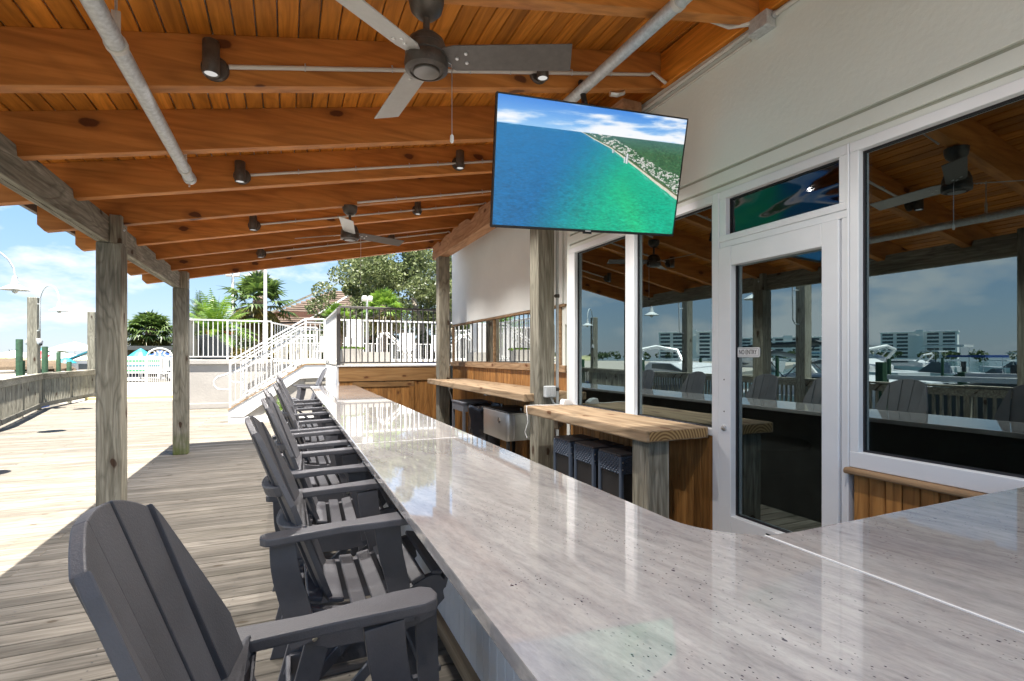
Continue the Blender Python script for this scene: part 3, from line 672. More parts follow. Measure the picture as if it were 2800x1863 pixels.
def make_chair():
    t = thing('bar_chair', 'charcoal bar chair', 'chair', (0, 0, 0))
    P = M['poly']
    seat = bez([(-.14, .725), (-.05, .70), (.08, .69), (.20, .715), (.30, .755), (.35, .755), (.375, .72), (.365, .69)], 5)
    rail = seat + [(.372, .66), (.345, .635), (.335, .60), (.25, .575), (.1, .555), (-.06, .56), (-.16, .60), (-.19, .66), (-.17, .72)]
    for s in (-1, 1):
        y0 = .235*s
        rl_ = MB().prism([(x, z-.018) for x, z in rail], y0-.016, y0+.016).build('seat_rail', P, t, bev=.003)
        # arm rest: plan outline
        out = [(-.285, -.02), (-.265, -.052), (-.22, -.056), (-.02, -.036), (.08, -.05), (.18, -.062), (.25, -.058), (.275, -.035), (.28, .01), (.27, .045), (.24, .058), (.05, .045), (-.2, .042), (-.27, .036), (-.285, .02)]
        out = [(x, y*.84*(-s) + .285*s) for x, y in out]
        m = Matrix.Shear('XY', 4, (0, 0)); tilt = Matrix.Translation((0, 0, .985)) @ Matrix.Rotation(R(-2.0), 4, 'Y')
        MB().prism(out, -.014, .014, 'xy', mtx=tilt).build('armrest', P, t, bev=.006)
        # front arm support: broad curved board
        cl = bez([(.145, .968), (.158, .86), (.185, .74), (.21, .585)], 6)
        MB().prism(ribbon(cl, .095, .075), .262*s-.013, .262*s+.013).build('arm_support', P, t, bev=.003)
        cl = bez([(-.215, .966), (-.205, .85), (-.175, .73), (-.14, .585)], 6)
        MB().prism(ribbon(cl, .085, .095), .262*s-.013, .262*s+.013).build('rear_arm_support', P, t, bev=.003)
        # legs
        MB().prism([(.26, .63), (.345, .63), (.37, 0), (.29, 0)], .21*s-.014, .21*s+.014).build('leg', P, t, bev=.003)
        MB().prism([(-.12, .64), (-.03, .64), (-.21, 0), (-.29, 0)], .21*s-.014, .21*s+.014).build('leg', P, t, bev=.003)
        MB().prism([(-.215, .24), (.345, .24), (.345, .32), (-.19, .32)], .182*s-.013, .182*s+.013).build('stretcher', P, t, bev=.003)
        MB().prism([(-.23, .10), (-.17, .10), (.30, .56), (.25, .56)], .158*s-.009, .158*s+.009).build('brace', P, t, bev=.002)
        for bx_, bz_ in ((.25, .665), (.195, .63), (-.11, .60)):
            o = bpy.data.objects.new('bolt', BOLT); o.location = (bx_, .2755*s, bz_); o.rotation_euler = (0, 0, 0 if s > 0 else math.pi); link(o, t)
    # seat slats along the scoop
    import bisect
    cum = [0]
    for a, b in zip(seat, seat[1:]): cum.append(cum[-1]+math.hypot(b[0]-a[0], b[1]-a[1]))
    def at(sv):
        i = min(max(bisect.bisect(cum, sv)-1, 0), len(seat)-2); f_ = (sv-cum[i])/(cum[i+1]-cum[i]); a, b = seat[i], seat[i+1]
        return a[0]+(b[0]-a[0])*f_, a[1]+(b[1]-a[1])*f_, math.atan2(b[1]-a[1], b[0]-a[0])
    sv = .035
    while sv < cum[-1]-.02:
        x_, z_, an = at(sv); wd = .056 if sv < .44 else .042
        piece('seat_slat', (wd, .50 if sv > .14 else .40, .018), (x_, 0, z_-.008), P, t, rot=(0, -an, 0), ch=.004)
        sv += wd+.021
    # back: five slats on a shallow curve
    lean = R(20); Bm = Matrix.Translation((-.085, 0, .665)) @ Matrix.Rotation(-lean, 4, 'Y')
    for k in range(-2, 3):
        wb, wt = .068, .104
        yb, yt = k*.073, k*.1075
        hx = [.735, .705, .60][abs(k)]
        def arch(y): return .745 - 1.9*y*y - (2.2*max(0, abs(y)-.17)**1.0*.9 if abs(y) > .17 else 0)
        l = [(-wb/2, 0), (wb/2, 0)]; top = []
        for q in range(7):
            u = 1-q/6; y_ = -wt/2+wt*u; top.append((y_, arch(yt+y_)))
        out = l + top
        cz = .034*(abs(k)/2)**2; an = k*R(7)
        mtx = Bm @ Matrix.Translation((cz, yb, 0)) @ Matrix.Rotation(-math.atan2(yt-yb, .70), 4, 'X') @ Matrix.Rotation(-an, 4, 'Z')
        MB().prism(out, -.010, .010, 'yz', mtx=mtx).build('back_slat', P, t, bev=.003)
    # curved rear braces
    def curved(zb, wy, name, dep=.045):
        front = [(.052*(y_/.22)**2-.012, y_) for y_ in [wy*(-1+q/6) for q in range(13)]]
        back = [(x_-dep+.10*(abs(y_)/wy)**6*.3, y_) for x_, y_ in front[::-1]]
        MB().prism(front+back, zb-.019, zb+.019, 'xy', mtx=Bm).build(name, P, t, bev=.005)
    curved(.47, .222, 'back_brace', .03); curved(.315, .262, 'back_brace', .032)
    piece('seat_back_rail', (.024, .44, .10), (-.145, 0, .63), P, t, ch=.004)
    piece('footrest', (.075, .40, .022), (.335, 0, .335), P, t, ch=.004)
    piece('cross_rail', (.02, .40, .07), (.333, 0, .285), P, t, ch=.004)
    piece('cross_rail', (.02, .36, .07), (-.195, 0, .285), P, t, ch=.004)
    return t
proto = make_chair()
chair_spots = [(.065, .975, 0, 'nearest charcoal bar chair, its tall slatted back cut off by the lower edge'),
 (.20, 2.22, 0, 'second charcoal bar chair from the camera with its whole slatted seat in view'),
 (.215, 3.20, -2, 'third charcoal bar chair from the camera, half hidden behind the second chair back'),
 (.19, 4.08, 2, 'fourth charcoal bar chair from the camera in the row along the bar'),
 (.235, 4.89, 0, 'fifth charcoal bar chair from the camera, tucked close to the bar'),
 (.23, 6.15, -1, 'sixth charcoal bar chair from the camera, just past the gap in the row'),
 (.22, 7.35, 1, 'farthest charcoal chair of the row facing the bar'),
 (.42, 11.35, 186, 'sunlit charcoal bar chair past the far end of the bar, turned away from it')]
for i, (x_, y_, a_, lb) in enumerate(chair_spots):
    o = proto if i == 0 else copytree(proto)
    o.location = (x_, y_, 0); o.rotation_euler = (0, 0, R(a_)); tag(o, lb, 'chair', 'charcoal bar chairs along the counter')

# ------------------------------------------------------------------ ceiling fans
def make_fan(loc, a0, label, rod_top, chain, fobmat):
    X, Y, Z = loc
    t = thing('ceiling_fan', label, 'ceiling fan', (X, Y, Z), group='three bladed ceiling fans under the porch roof')
    c = (X, Y, Z)
    MB().lathe([(.03, .115), (.06, .108), (.085, .085), (.092, .062), (.092, .055), (.098, .05), (.102, .02), (.102, .012), (.097, .008), (.103, .0), (.106, -.03), (.103, -.055), (.088, -.064), (.08, -.066), (.078, -.058), (.064, -.058), (.062, -.066), (.0, -.068)], c, 40).build('motor_housing', M['bronze'], t, True)
    MB().lathe([(.061, -.0575), (.061, -.071), (.055, -.073), (0, -.073)], c, 32).build('switch_cap', plain_grey, t, True)
    MB().tube([(X, Y, Z+.11), (X, Y, rod_top-.05)], .016, 12).build('downrod', M['bronze'], t, True)
    MB().lathe([(.022, -.105), (.045, -.10), (.075, -.07), (.085, -.03), (.086, 0)], (X, Y, rod_top), 28).build('canopy', M['bronze'], t, True)
    for k in range(3):
        a = R(a0+120*k); m = Matrix.Translation(c) @ Matrix.Rotation(a, 4, 'Z') @ Matrix.Rotation(R(-17), 4, 'X')
        b = MB().prism([(.085, -.06), (.14, -.075), (.70, -.080), (.705, .072), (.14, .068), (.085, .035)], -.003, .003, 'xy', mtx=m)
        bl = b.build('blade', M['blade_dark'] if (k == 0) else M['blade_light'], t, bev=.0015)  # first blade is given a darker tone than the other two
        for sx, sy in ((.15, -.005), (.195, .02), (.195, -.032)):
            MB().lathe([(.0095, -.003), (.008, -.008), (0, -.009)], (sx, sy, 0), 10, mtx=None).build('screw', M['steel'], None, True)
            so = bpy.context.scene.collection.objects[-1]; so.data.transform(m); attach(so, bl)
    MB().tube([(X+.098, Y-.03, Z-.01), (X+.115, Y-.035, Z-.02), (X+.118, Y-.035, Z-.04), (X+.118, Y-.035, Z-.04-chain)], .0022, 6).build('pull_chain', M['steel'], t)
    MB().lathe([(.003, .02), (.009, .012), (.010, -.012), (.005, -.022), (0, -.023)], (X+.118, Y-.035, Z-.06-chain), 12).build('chain_pull', fobmat, t, True)
plain_grey = plain('brushed_cap', (.20, .19, .18), .4, .4)
make_fan((.62, 2.45, 3.045), -24, 'near bronze ceiling fan with three grey blades and a white pull chain', rz_(.62), .32, M['whiteplastic'])
make_fan((.675, 6.27, 3.03), 21, 'far small-looking ceiling fan with three grey blades in front of the open sky', rz_(.675), .50, M['black'])

# ------------------------------------------------------------------ spot lights and conduits
def conduit_pts(t, name, pts, r=.013):
    return MB().tube(pts, r, 10).build(name, M['pvc'], t, True)
def clip(t, p, axis='x', r=.019):
    x_, y_, z_ = p
    m = MB()
    if axis == 'x': m.tube([(x_, y_+.013, z_+.03), (x_, y_-.004, z_+.024), (x_, y_-.018, z_+.008), (x_, y_-.018, z_-.008), (x_, y_-.006, z_-.02)], .0045, 6)
    else: m.tube([(x_+.013, y_, z_+.03), (x_-.004, y_, z_+.024), (x_-.018, y_, z_+.008), (x_-.018, y_, z_-.008), (x_-.006, y_, z_-.02)], .0045, 6)
    m.build('clip', M['galv'], t)
spotm = emis('lit_spot_lens', (1, .97, .93), .055)
side = {0: 'first', 2: 'second', 4: 'third', 6: 'fourth'}
ordn = ['nearest visible', 'second', 'third', 'farthest', 'unseen overhead']
k_ = 0
for kk in (0, 2, 4, 6, -2):  # last pair is out of view overhead, added to brighten the near bar
    yf = 3.36+.955*kk
    cdt = thing('electrical_conduit', f'painted conduit running along the {ordn[k_]} rafter that carries two spotlights', 'conduit', (1.5, yf, rz_(1.5)), group='painted conduits along the rafters')
    for xi, xs_ in ((0, -.375), (1, 1.68)):
        zc = rz_(xs_)+.095
        lb = f'dark cylindrical spotlight on the {ordn[k_]} lit rafter, {"on its left half" if xi == 0 else "on its right half toward the wall"}'
        t = thing('spotlight', lb, 'spotlight', (xs_, yf, zc), group='cylindrical spotlights on the rafters')
        MB().lathe([(.072, -.0), (.072, -.012), (.066, -.022), (.05, -.026), (0, -.026)], (xs_, yf, zc), 28, 'y').build('back_plate', M['bronze'], t, True)
        MB().tube([(xs_, yf-.02, zc+.01), (xs_, yf-.06, zc+.01)], .018, 10).build('bracket_arm', M['bronze'], t)
        m = MB(); m.lathe([(.040, .095), (.043, .09), (.043, -.085), (.040, -.09), (.034, -.088), (.033, -.075), (0, -.075)], (xs_-.01, yf-.095, zc+.01), 28)
        m.build('lamp_body', M['bronze'], t, True)
        MB().lathe([(.0325, -.0765), (.0325, -.084), (0, -.086)], (xs_-.01, yf-.095, zc+.01), 24).build('lens', spotm, t, True)
        ld = bpy.data.lights.new('spot_bulb', 'SPOT'); ld.energy = 32 if kk >= 0 else 11; ld.spot_size = R(125); ld.spot_blend = .9; ld.shadow_soft_size = .03; ld.color = (1, .95, .89)
        lo = bpy.data.objects.new('spot_bulb', ld); lo.location = (xs_-.01, yf-.095, zc-.10); link(lo, t)
    pts = [(xs_ + .07, yf-.018, rz_(xs_+.07)+.10) for xs_ in (-.375, 2.60)] + [(2.70, yf-.03, rz_(2.70)+.11), (2.79, yf-.08, rz_(2.79)+.0)]
    conduit_pts(cdt, 'pipe', pts)
    for xc in (.1, .62, 1.15, 1.45, 1.95, 2.3): clip(cdt, (xc, yf-.018, rz_(xc)+.10))
    k_ += 1
t = thing('electrical_conduit', 'painted conduit crossing the ceiling boards to the square junction box on the wall', 'conduit', (2, 2.75, 3.8), group='painted conduits along the rafters')
conduit_pts(t, 'pipe', [(.72, 2.52, rz_(.72)+.03), (.85, 2.68, rz_(.85)+.22), (1.0, 2.75, rz_(1.0)+.262), (2.3, 2.72, rz_(2.3)+.25), (2.70, 2.55, rz_(2.7)+.02), (2.80, 2.42, 3.77)], .015)
for xc in (1.5, 2.25): clip(t, (xc, 2.75, rz_(xc)+.262))
t = thing('electrical_conduit', 'painted conduit from the far fan canopy along its rafter', 'conduit', (2, 6.22, 3.4), group='painted conduits along the rafters')
conduit_pts(t, 'pipe', [(.75, 6.205, rz_(.75)+.02), (3.15, 6.205, rz_(3.15)+.03)])
for xc in (1.2, 1.75, 2.3, 2.8): clip(t, (xc, 6.205, rz_(xc)+.022))
t = thing('wall_conduit', 'twin painted conduits running the length of the wall just under the ceiling', 'conduit', (2.82, 3, 3.76))
conduit_pts(t, 'pipe', [(2.826, -.3, 3.77), (2.826, 2.30, 3.765)], .017)
conduit_pts(t, 'pipe', [(2.826, 2.47, 3.76), (2.826, 4.90, 3.71)], .017)
conduit_pts(t, 'pipe', [(2.836, 2.5, 3.71), (2.836, 4.85, 3.665)], .0105)
jb = thing('junction_box', 'square galvanised junction box where the conduits meet at the top of the wall', 'junction box', (2.80, 2.385, 3.73))
span('box_body', 2.765, 2.847, 2.315, 2.455, 3.70, 3.795, M['galv'], jb)
span('lid', 2.762, 2.848, 2.31, 2.46, 3.692, 3.699, M['galv'], jb)
for yv in (2.30, 2.468): MB().lathe([(.022, -.010), (.022, .010)], (2.826, yv, 3.763), 12, 'y').build('fitting', M['galv'], jb)

# galvanised sprinkler pipes under the rafters
def bigpipe(label, x_, y0, y1, r, z_, hang):
    t = thing('sprinkler_pipe', label, 'pipe', (x_, (y0+y1)/2, z_), group='galvanised pipes hung under the rafters')
    MB().tube([(x_, y0, z_), (x_, y1, z_)], r, 24).build('pipe', M['galv'], t, True)
    MB().lathe([(r+.006, -.05), (r+.006, .008), (r*.8, .02), (0, .022)], (x_, y1, z_), 24, 'y').build('end_cap', M['galv'], t, True)
    MB().tube([(x_, y1-.02, z_-r), (x_, y1-.02, z_-r-.03)], .007, 8).build('sprinkler_head', M['steel'], t)
    for yh in hang:
        m = MB(); m.lathe([(r+.006, -.016), (r+.006, .016)], (x_, yh, z_), 20, 'y'); m.build('hanger_band', M['pvc'], t, True)
        span('hanger_strap', x_-.017, x_+.017, yh-.005, yh+.005, z_+r, z_+r+.11, M['pvc'], t, ch=0)
        MB().tube([(x_, yh, z_+r+.07), (x_, yh, rz_(x_)+.3)], .006, 8).build('hanger_rod', M['galv'], t)
bigpipe('galvanised pipe slanting across the left side of the ceiling, ending in a capped tee', -.705, -.3, 4.74, .040, 3.005, (2.83, 4.5))
bigpipe('galvanised pipe under the rafters that runs behind the television', 2.0, -.3, 3.75, .040, 3.573, (2.25,))

# ------------------------------------------------------------------ television
tv = thing('television', 'large flat television hung from the ceiling showing an aerial view of a green coast', 'television', (1.951, 3.044, 2.891))
a_, t_, r_ = -.0706, .2605, .0339
Rv = Vector((math.cos(a_), math.sin(a_), 0)); nv = Vector((math.sin(a_), -math.cos(a_), 0)); U2 = Vector((0, 0, 1))*math.cos(t_) + nv*math.sin(t_)
R2 = Rv*math.cos(r_) + U2*math.sin(r_); U3 = -Rv*math.sin(r_) + U2*math.cos(r_); Nn = R2.cross(U3)   # points to the viewer
TM = Matrix.Translation((1.951, 3.044, 2.891)) @ Matrix(((R2.x, U3.x, Nn.x, 0), (R2.y, U3.y, Nn.y, 0), (R2.z, U3.z, Nn.z, 0), (0, 0, 0, 1)))
TW, TH = 1.45, .83
MB().box(-TW/2, TW/2, -TH/2, TH/2, -.03, 0, mtx=TM, ch=.004).build('housing', M['black'], tv)
MB().box(-.35, .35, -.32, .2, -.075, -.03, mtx=TM, ch=.01).build('rear_cover', M['black'], tv)
for q in ((-TW/2, TW/2, TH/2-.010, TH/2), (-TW/2, TW/2, -TH/2, -TH/2+.018), (-TW/2, -TW/2+.010, -TH/2+.018, TH/2-.010), (TW/2-.010, TW/2, -TH/2+.018, TH/2-.010)):
    MB().box(*q, .0005, .004, mtx=TM).build('bezel', M['black'], tv)
MB().box(-.03, .03, -TH/2-.012, -TH/2, -.02, .002, mtx=TM).build('sensor', M['black'], tv)
MB().box(-.022, .022, -TH/2+.004, -TH/2+.012, .004, .0046, mtx=TM).build('maker_mark', M['alu'], tv)
# picture on the screen: flat image as colours on a fine grid
W_, H_ = 420, 240
uu, vv = np.meshgrid(np.linspace(0, 1, W_+1), np.linspace(0, 1, H_+1))
def vnoise(x, y, seed=0):
    xi = np.floor(x).astype(int); yi = np.floor(y).astype(int); xf = x-xi; yf = y-yi
    def h(a, b): 
        q = np.sin(a*127.1+b*311.7+seed*74.7)*43758.5453; return q-np.floor(q)
    sx = xf*xf*(3-2*xf); sy = yf*yf*(3-2*yf)
    return (h(xi, yi)*(1-sx)+h(xi+1, yi)*sx)*(1-sy) + (h(xi, yi+1)*(1-sx)+h(xi+1, yi+1)*sx)*sy
def fbm(x, y, o=5, seed=0):
    s_ = 0; a = .5; tot = 0
    for i in range(o): s_ = s_+a*vnoise(x*2**i, y*2**i, seed+i); tot += a; a *= .55
    return s_/tot
def C(*c): return np.array(c)/255.
def lerp(a, b, t): t = np.clip(t, 0, 1)[..., None]; return a*(1-t)+b*t
def sstep(a, b, x): t = np.clip((x-a)/(b-a), 0, 1); return t*t*(3-2*t)
hz = .206
sky_ = lerp(C(70, 140, 225), C(150, 200, 245), vv/hz)
cl_ = fbm(uu*5+vv*6, vv*16, 6, 3); cov = .52-.14*sstep(0, 1, vv/hz)-.05*sstep(.3, 1, uu)
img = lerp(sky_, C(252, 252, 255)*np.ones_like(sky_), sstep(cov, cov+.30, cl_)*.95)
dsea = np.clip((vv-hz)/(1-hz), 0, 1)
coast = np.interp(uu, [.40, .43, .585, .76, .85, 1.0, 1.05], [.2, .213, .31, .47, .555, .69, .74])
coast = coast + .006*(fbm(uu*14, uu*0+2, 3, 9)-.5)
du_ = vv-coast         # >0 below coast = water
turq = sstep(.0, 1, 1-np.clip(du_/(.10+.62*dsea), 0, 1))
turq = np.where(uu < .38, turq*sstep(.16, .45, uu+vv*.25), turq)
t2 = np.clip((uu-.25-.05*dsea + .32*(vv-.5))*2.0, 0, 1)
deep = lerp(C(28, 120, 178), C(25, 105, 160), dsea*.8)
sea = lerp(deep, C(22, 178, 140)*np.ones_like(deep), np.clip(t2*1.25*sstep(-.25, .4, uu-.42+.42*dsea), 0, 1))
ban = np.exp(-((uu-(.62+.30*(vv-.45)))/.07)**2)*sstep(.45, .8, vv); sea = lerp(sea, C(45, 200, 130)*np.ones_like(sea), ban*.6)
wv = fbm(uu*75+vv*40, vv*230, 4, 5)-.5; sea = np.clip(sea*(1+.62*wv[..., None]*(.35+dsea[..., None])), 0, 1)
foam = sstep(.55, .7, fbm(uu*40, (du_)*220, 3, 8))*np.exp(-du_/(.008+.03*dsea))
sea = lerp(sea, C(235, 250, 245)*np.ones_like(sea), foam*.8)
img = np.where((vv > hz)[..., None], sea, img)
beachw = .004+.045*dsea
land = (du_ < 0) & (vv > hz+.002) & (uu > .40)
dd = -du_
forest = lerp(C(38, 82, 58)*np.ones_like(sea), C(86, 128, 84)*np.ones_like(sea), fbm(uu*90, vv*150, 4, 12))
forest = np.clip(forest*(.55+.9*fbm(uu*160, vv*260, 4, 41))[..., None], 0, 1); forest = lerp(forest, C(80, 125, 140)*np.ones_like(sea), (1-dsea*7)*.6)
town = (fbm(uu*70, vv*120, 2, 20) > .48) & (vnoise(uu*150, vv*220, 31) > .40)
tw = np.exp(-((dd-.06-.14*dsea)/(.05+.16*dsea))**2)
forest = np.where((town & (vnoise(uu*9, vv*9, 4)*.6+.5 < tw*1.15+.1))[..., None], lerp(C(190, 190, 182), C(240, 240, 235), vnoise(uu*210, vv*260, 2)), forest)
lnd = np.where((dd < beachw)[..., None], C(232, 226, 208)*(.92+.1*vnoise(uu*120, vv*120, 6))[..., None], forest)
lnd = np.where(((dd >= beachw) & (dd < beachw*1.5))[..., None], C(110, 115, 80)*np.ones_like(sea), lnd)
img = np.where(land[..., None], lnd, img)
for (bu, bv, bw_, bh) in ((.682, .335, .012, .085), (.60, .315, .014, .03), (.667, .365, .01, .05)):
    msk = (abs(uu-bu) < bw_/2) & (vv > bv) & (vv < bv+bh); img[msk] = np.where((uu[msk] > bu)[..., None], C(150, 160, 165), C(235, 238, 240))
lin = np.where(img <= .04045, img/12.92, ((img+.055)/1.055)**2.4)
vsx = (uu-.5)*(TW-.02); vsy = (.5-vv)*(TH-.028)+.004
me = bpy.data.meshes.new('screen_picture')
vts = [tuple(TM @ Vector((float(a), float(b), .0015))) for a, b in zip(vsx.ravel(), vsy.ravel())]
nx = W_+1
fcs = [(j*nx+i, (j+1)*nx+i, (j+1)*nx+i+1, j*nx+i+1) for j in range(H_) for i in range(W_)]
me.from_pydata(vts, [], fcs)
ca = me.color_attributes.new('picture', 'FLOAT_COLOR', 'POINT')
ca.data.foreach_set('color', np.concatenate([lin.reshape(-1, 3), np.ones((lin.size//3, 1))], 1).astype(np.float32).ravel())
ms_, tt, bb = newmat('lit_screen_picture'); at_ = N(tt, 'ShaderNodeAttribute', attribute_name='picture')
bb.inputs['Base Color'].default_value = (.01, .01, .01, 1); bb.inputs['Roughness'].default_value = .35
tt.links.new(at_.outputs['Color'], bb.inputs['Emission Color']); bb.inputs['Emission Strength'].default_value = 1.0/2**EXP
me.materials.append(ms_)
link(bpy.data.objects.new('screen_picture', me), tv)
MB().tube([TM @ Vector((.02, .25, -.07)), TM @ Vector((.02, .30, -.16)), Vector((2.02, 3.32, 3.66))], .022, 10).build('mount_pole', M['black'], tv)
MB().tube([(2.3, 3.35, rz_(2.3)-.05), (2.36, 3.34, rz_(2.36)-.06), (2.42, 3.34, rz_(2.42)-.045)], .022, 8).build('mount_clamp', M['steel'], tv)

# ------------------------------------------------------------------ wall side details
cd = thing('wall_riser_conduit', 'vertical grey conduit with clamps beside the timber post', 'conduit', (2.86, 5.22, 1.3))
MB().tube([(2.875, 5.25, .3), (2.875, 5.25, 3.4)], .019, 12).build('pipe', M['greyplastic'], cd, True)
for zz in (1.22, 2.30):
    MB().lathe([(.026, -.02), (.026, .02)], (2.875, 5.25, zz), 14).build('clamp', M['bronze'], cd); span('clamp_arm', 2.817, 2.90, 5.235, 5.26, zz-.012, zz+.012, M['bronze'], cd)
gb = thing('electrical_box', 'weathered grey ribbed electrical box on the timber post above the counter', 'electrical box', (2.72, 5.18, 1.2))
span('box_body', 2.665, 2.80, 5.135, 5.198, 1.135, 1.265, M['greyplastic'], gb, ch=.008)
for i in range(5): span('rib', 2.68+i*.022, 2.69+i*.022, 5.128, 5.135, 1.142, 1.258, M['greyplastic'], gb, ch=.002)
MB().tube([(2.75, 5.165, 1.135), (2.78, 5.17, 1.07), (2.84, 5.2, 1.04), (2.87, 5.24, 1.03)], .012, 8).build('flexible_lead', M['greyplastic'], gb, True)
tg = thing('wireless_device', 'small white wedge-shaped device on the timber counter by the window', 'device', (2.725, 4.77, 1.0835))
MB().prism([(2.665, 1.0845), (2.79, 1.0845), (2.785, 1.106), (2.736, 1.141), (2.683, 1.146), (2.669, 1.119)], 4.73, 4.82).build('casing', M['whiteplastic'], tg, bev=.008)
MB().tube([(2.665, 4.775, 1.092), (2.58, 4.76, 1.089), (2.49, 4.77, 1.089), (2.39, 4.84, 1.088), (2.275, 4.81, 1.088), (2.255, 4.77, 1.045), (2.262, 4.75, .93), (2.245, 4.79, .82), (2.262, 4.77, .76)], .004, 6).build('white_cord', M['whiteplastic'], tg, True)
wr = MB().tube([(3.14, 5.45, 2.72), (3.16, 5.42, 2.60), (3.13, 5.40, 2.50), (3.17, 5.38, 2.38), (3.22, 5.38, 2.33), (3.27, 5.40, 2.36), (3.285, 5.45, 2.45)], .005, 6).build('hanging_cable', M['black'], None, True)
tag(wr, 'thin black cable looping below the television at the corner of the wall', 'cable')

# sign on the door glass
sg = thing('no_entry_sign', 'small white NO ENTRY sign with rounded frame on the door glass', 'sign', (GX, 2.565, 1.628))
def rrect(w_, h_, r0, n=5):
    o = []
    for cx, cy, a in ((w_/2-r0, h_/2-r0, 0), (-w_/2+r0, h_/2-r0, 90), (-w_/2+r0, -h_/2+r0, 180), (w_/2-r0, -h_/2+r0, 270)):
        o += [(cx+r0*math.cos(R(a+90*i/n)), cy+r0*math.sin(R(a+90*i/n))) for i in range(n+1)]
    return o
sm = Matrix.Translation((GX-.004, 2.565, 1.628)) @ Matrix(((0, 0, -1, 0), (-1, 0, 0, 0), (0, 1, 0, 0), (0, 0, 0, 1)))
MB().prism(rrect(.194, .067, .012), -.003, 0, 'xy', mtx=sm).build('sign_plate', M['whiteplastic'], sg)
def ring(o1, o2, z0, mtx, name, mat, par):
    n_ = len(o1); vs_ = [mtx @ Vector((x, y, z0)) for x, y in o1+o2]; MB().add(vs_, [(i, (i+1) % n_, (i+1) % n_+n_, i+n_) for i in range(n_)]).build(name, mat, par)
ring(rrect(.178, .053, .010), rrect(.174, .049, .008), .0006, sm, 'border', M['black'], sg)
def text(body, size, mtx, mat, par, name='lettering', ext=.0004, sx=1.0, bold=0.0):
    cu = bpy.data.curves.new(name, 'FONT'); cu.body = body; cu.size = size; cu.align_x = 'CENTER'; cu.align_y = 'CENTER'; cu.extrude = ext; cu.offset = bold
    o = bpy.data.objects.new(name, cu); col.objects.link(o); 
    bpy.context.view_layer.update()
    dg_ = bpy.context.evaluated_depsgraph_get(); me_ = bpy.data.meshes.new_from_object(o.evaluated_get(dg_)); bpy.data.objects.remove(o)
    me_.transform(mtx @ Matrix.Diagonal((sx, 1, 1, 1))); me_.materials.clear(); me_.materials.append(mat)
    return link(bpy.data.objects.new(name, me_), par)
text('NO ENTRY', .045, sm @ Matrix.Translation((0, 0, .0012)), M['black'], sg, sx=.66)

# ------------------------------------------------------------------ wicker stools, cooler, bin
def make_stool(x0, y0, label, first=None):
    w_ = .318; h_ = .845
    t = thing('wicker_stool', label, 'stool', (x0+w_/2, y0+w_/2, 0), group='backless wicker stools under the timber counter')
    for i in range(5):
        a = y0+.006+i*(w_-.012)/5
        span('seat_slat', x0+.004, x0+w_-.004, a+.0015, a+(w_-.012)/5-.0015, h_-.016, h_, M['wickdark'], t, ch=.003)
    span('apron_core', x0+.010, x0+w_-.010, y0+.010, y0+w_-.010, h_-.155, h_-.017, M['wicker'], t)
    # woven knobs on the visible faces: rows of bulging strands
    m = MB(); nr, nc = 8, 15
    for r1 in range(nr):
        for c1_ in range(nc):
            if (r1+c1_) % 2: continue
            zc = h_-.026-r1*.0168; yc = y0+.028+c1_*(w_-.056)/(nc-1)
            m.box(x0+.002, x0+.012, yc-.013, yc+.013, zc-.0075, zc+.0075, ch=.0035)
            m.box(x0+.02+c1_*(w_-.056)/(nc-1), x0+.046+c1_*(w_-.056)/(nc-1)-.0, y0+.002, y0+.012, zc-.0075, zc+.0075, ch=.0035)
    o = m.build('weave', M['wicker'], t); o['kind'] = 'stuff'
    for sx in (0, 1):
        for sy in (0, 1):
            lx = x0+sx*(w_-.032); ly = y0+sy*(w_-.032)
            span('leg', lx, lx+.032, ly, ly+.032, 0, h_-.018, M['wicker'], t, ch=.006)
    span('shade_panel', x0+.012, x0+.022, y0+.033, y0+w_-.033, .02, h_-.157, M['black'], t); span('shade_panel', x0+.033, x0+w_-.033, y0+.012, y0+.022, .02, h_-.157, M['black'], t)  # black sheets stand in for the shade in the open space between the legs
    for (a1, a2, b1, b2) in ((x0+.032, x0+w_-.032, y0+.004, y0+.011), (x0+.032, x0+w_-.032, y0+w_-.026, y0+w_-.008)): span('footrail', a1, a2, b1, b2, .22, .245, M['wicker'], t)
    for zz in (h_-.06, h_-.115): MB().lathe([(.006, 0), (.006, -.003), (0, -.004)], (x0+.016, y0, zz), 10, 'y').build('bolt', M['steel'], t)
    return t
make_stool(2.335, 3.255, 'nearest wicker stool, beside the thick leg of the timber counter')
make_stool(2.325, 3.625, 'middle wicker stool of the three pushed under the timber counter')
make_stool(2.315, 3.99, 'farthest wicker stool of the three, next to the tall timber post')
ck = thing('patio_cooler', 'stainless steel patio cooler with black lid on dark legs under the far counter', 'cooler', (2.85, 6.3, 0))
X0c, Y0c = 2.52, 5.92
def rbox(name, x0, x1, y0, y1, z0, z1, mat, par, r0=.03):
    o = [((x0+x1)/2+p, (y0+y1)/2+q) for p, q in rrect(x1-x0, y1-y0, r0, 4)]
    return MB().prism(o, z0, z1, 'xy').build(name, mat, par, True, bev=.004)
rbox('cooler_body', X0c, X0c+.50, Y0c, Y0c+.86, .53, .865, M['steel'], ck, .05)
rbox('rim', X0c-.006, X0c+.506, Y0c-.006, Y0c+.866, .866, .880, M['steel'], ck, .05)
rbox('lid', X0c+.004, X0c+.496, Y0c+.004, Y0c+.425, .8805, .90, M['black'], ck, .04)
rbox('lid', X0c+.004, X0c+.496, Y0c+.435, Y0c+.856, .8805, .90, M['black'], ck, .04)
for yy_ in (.1, .76): MB().lathe([(.006, .90), (.006, .918), (.016, .92), (.017, .932), (0, .936)], (X0c+.25, Y0c+yy_, 0), 12).build('lid_knob', M['steel'], ck, True)
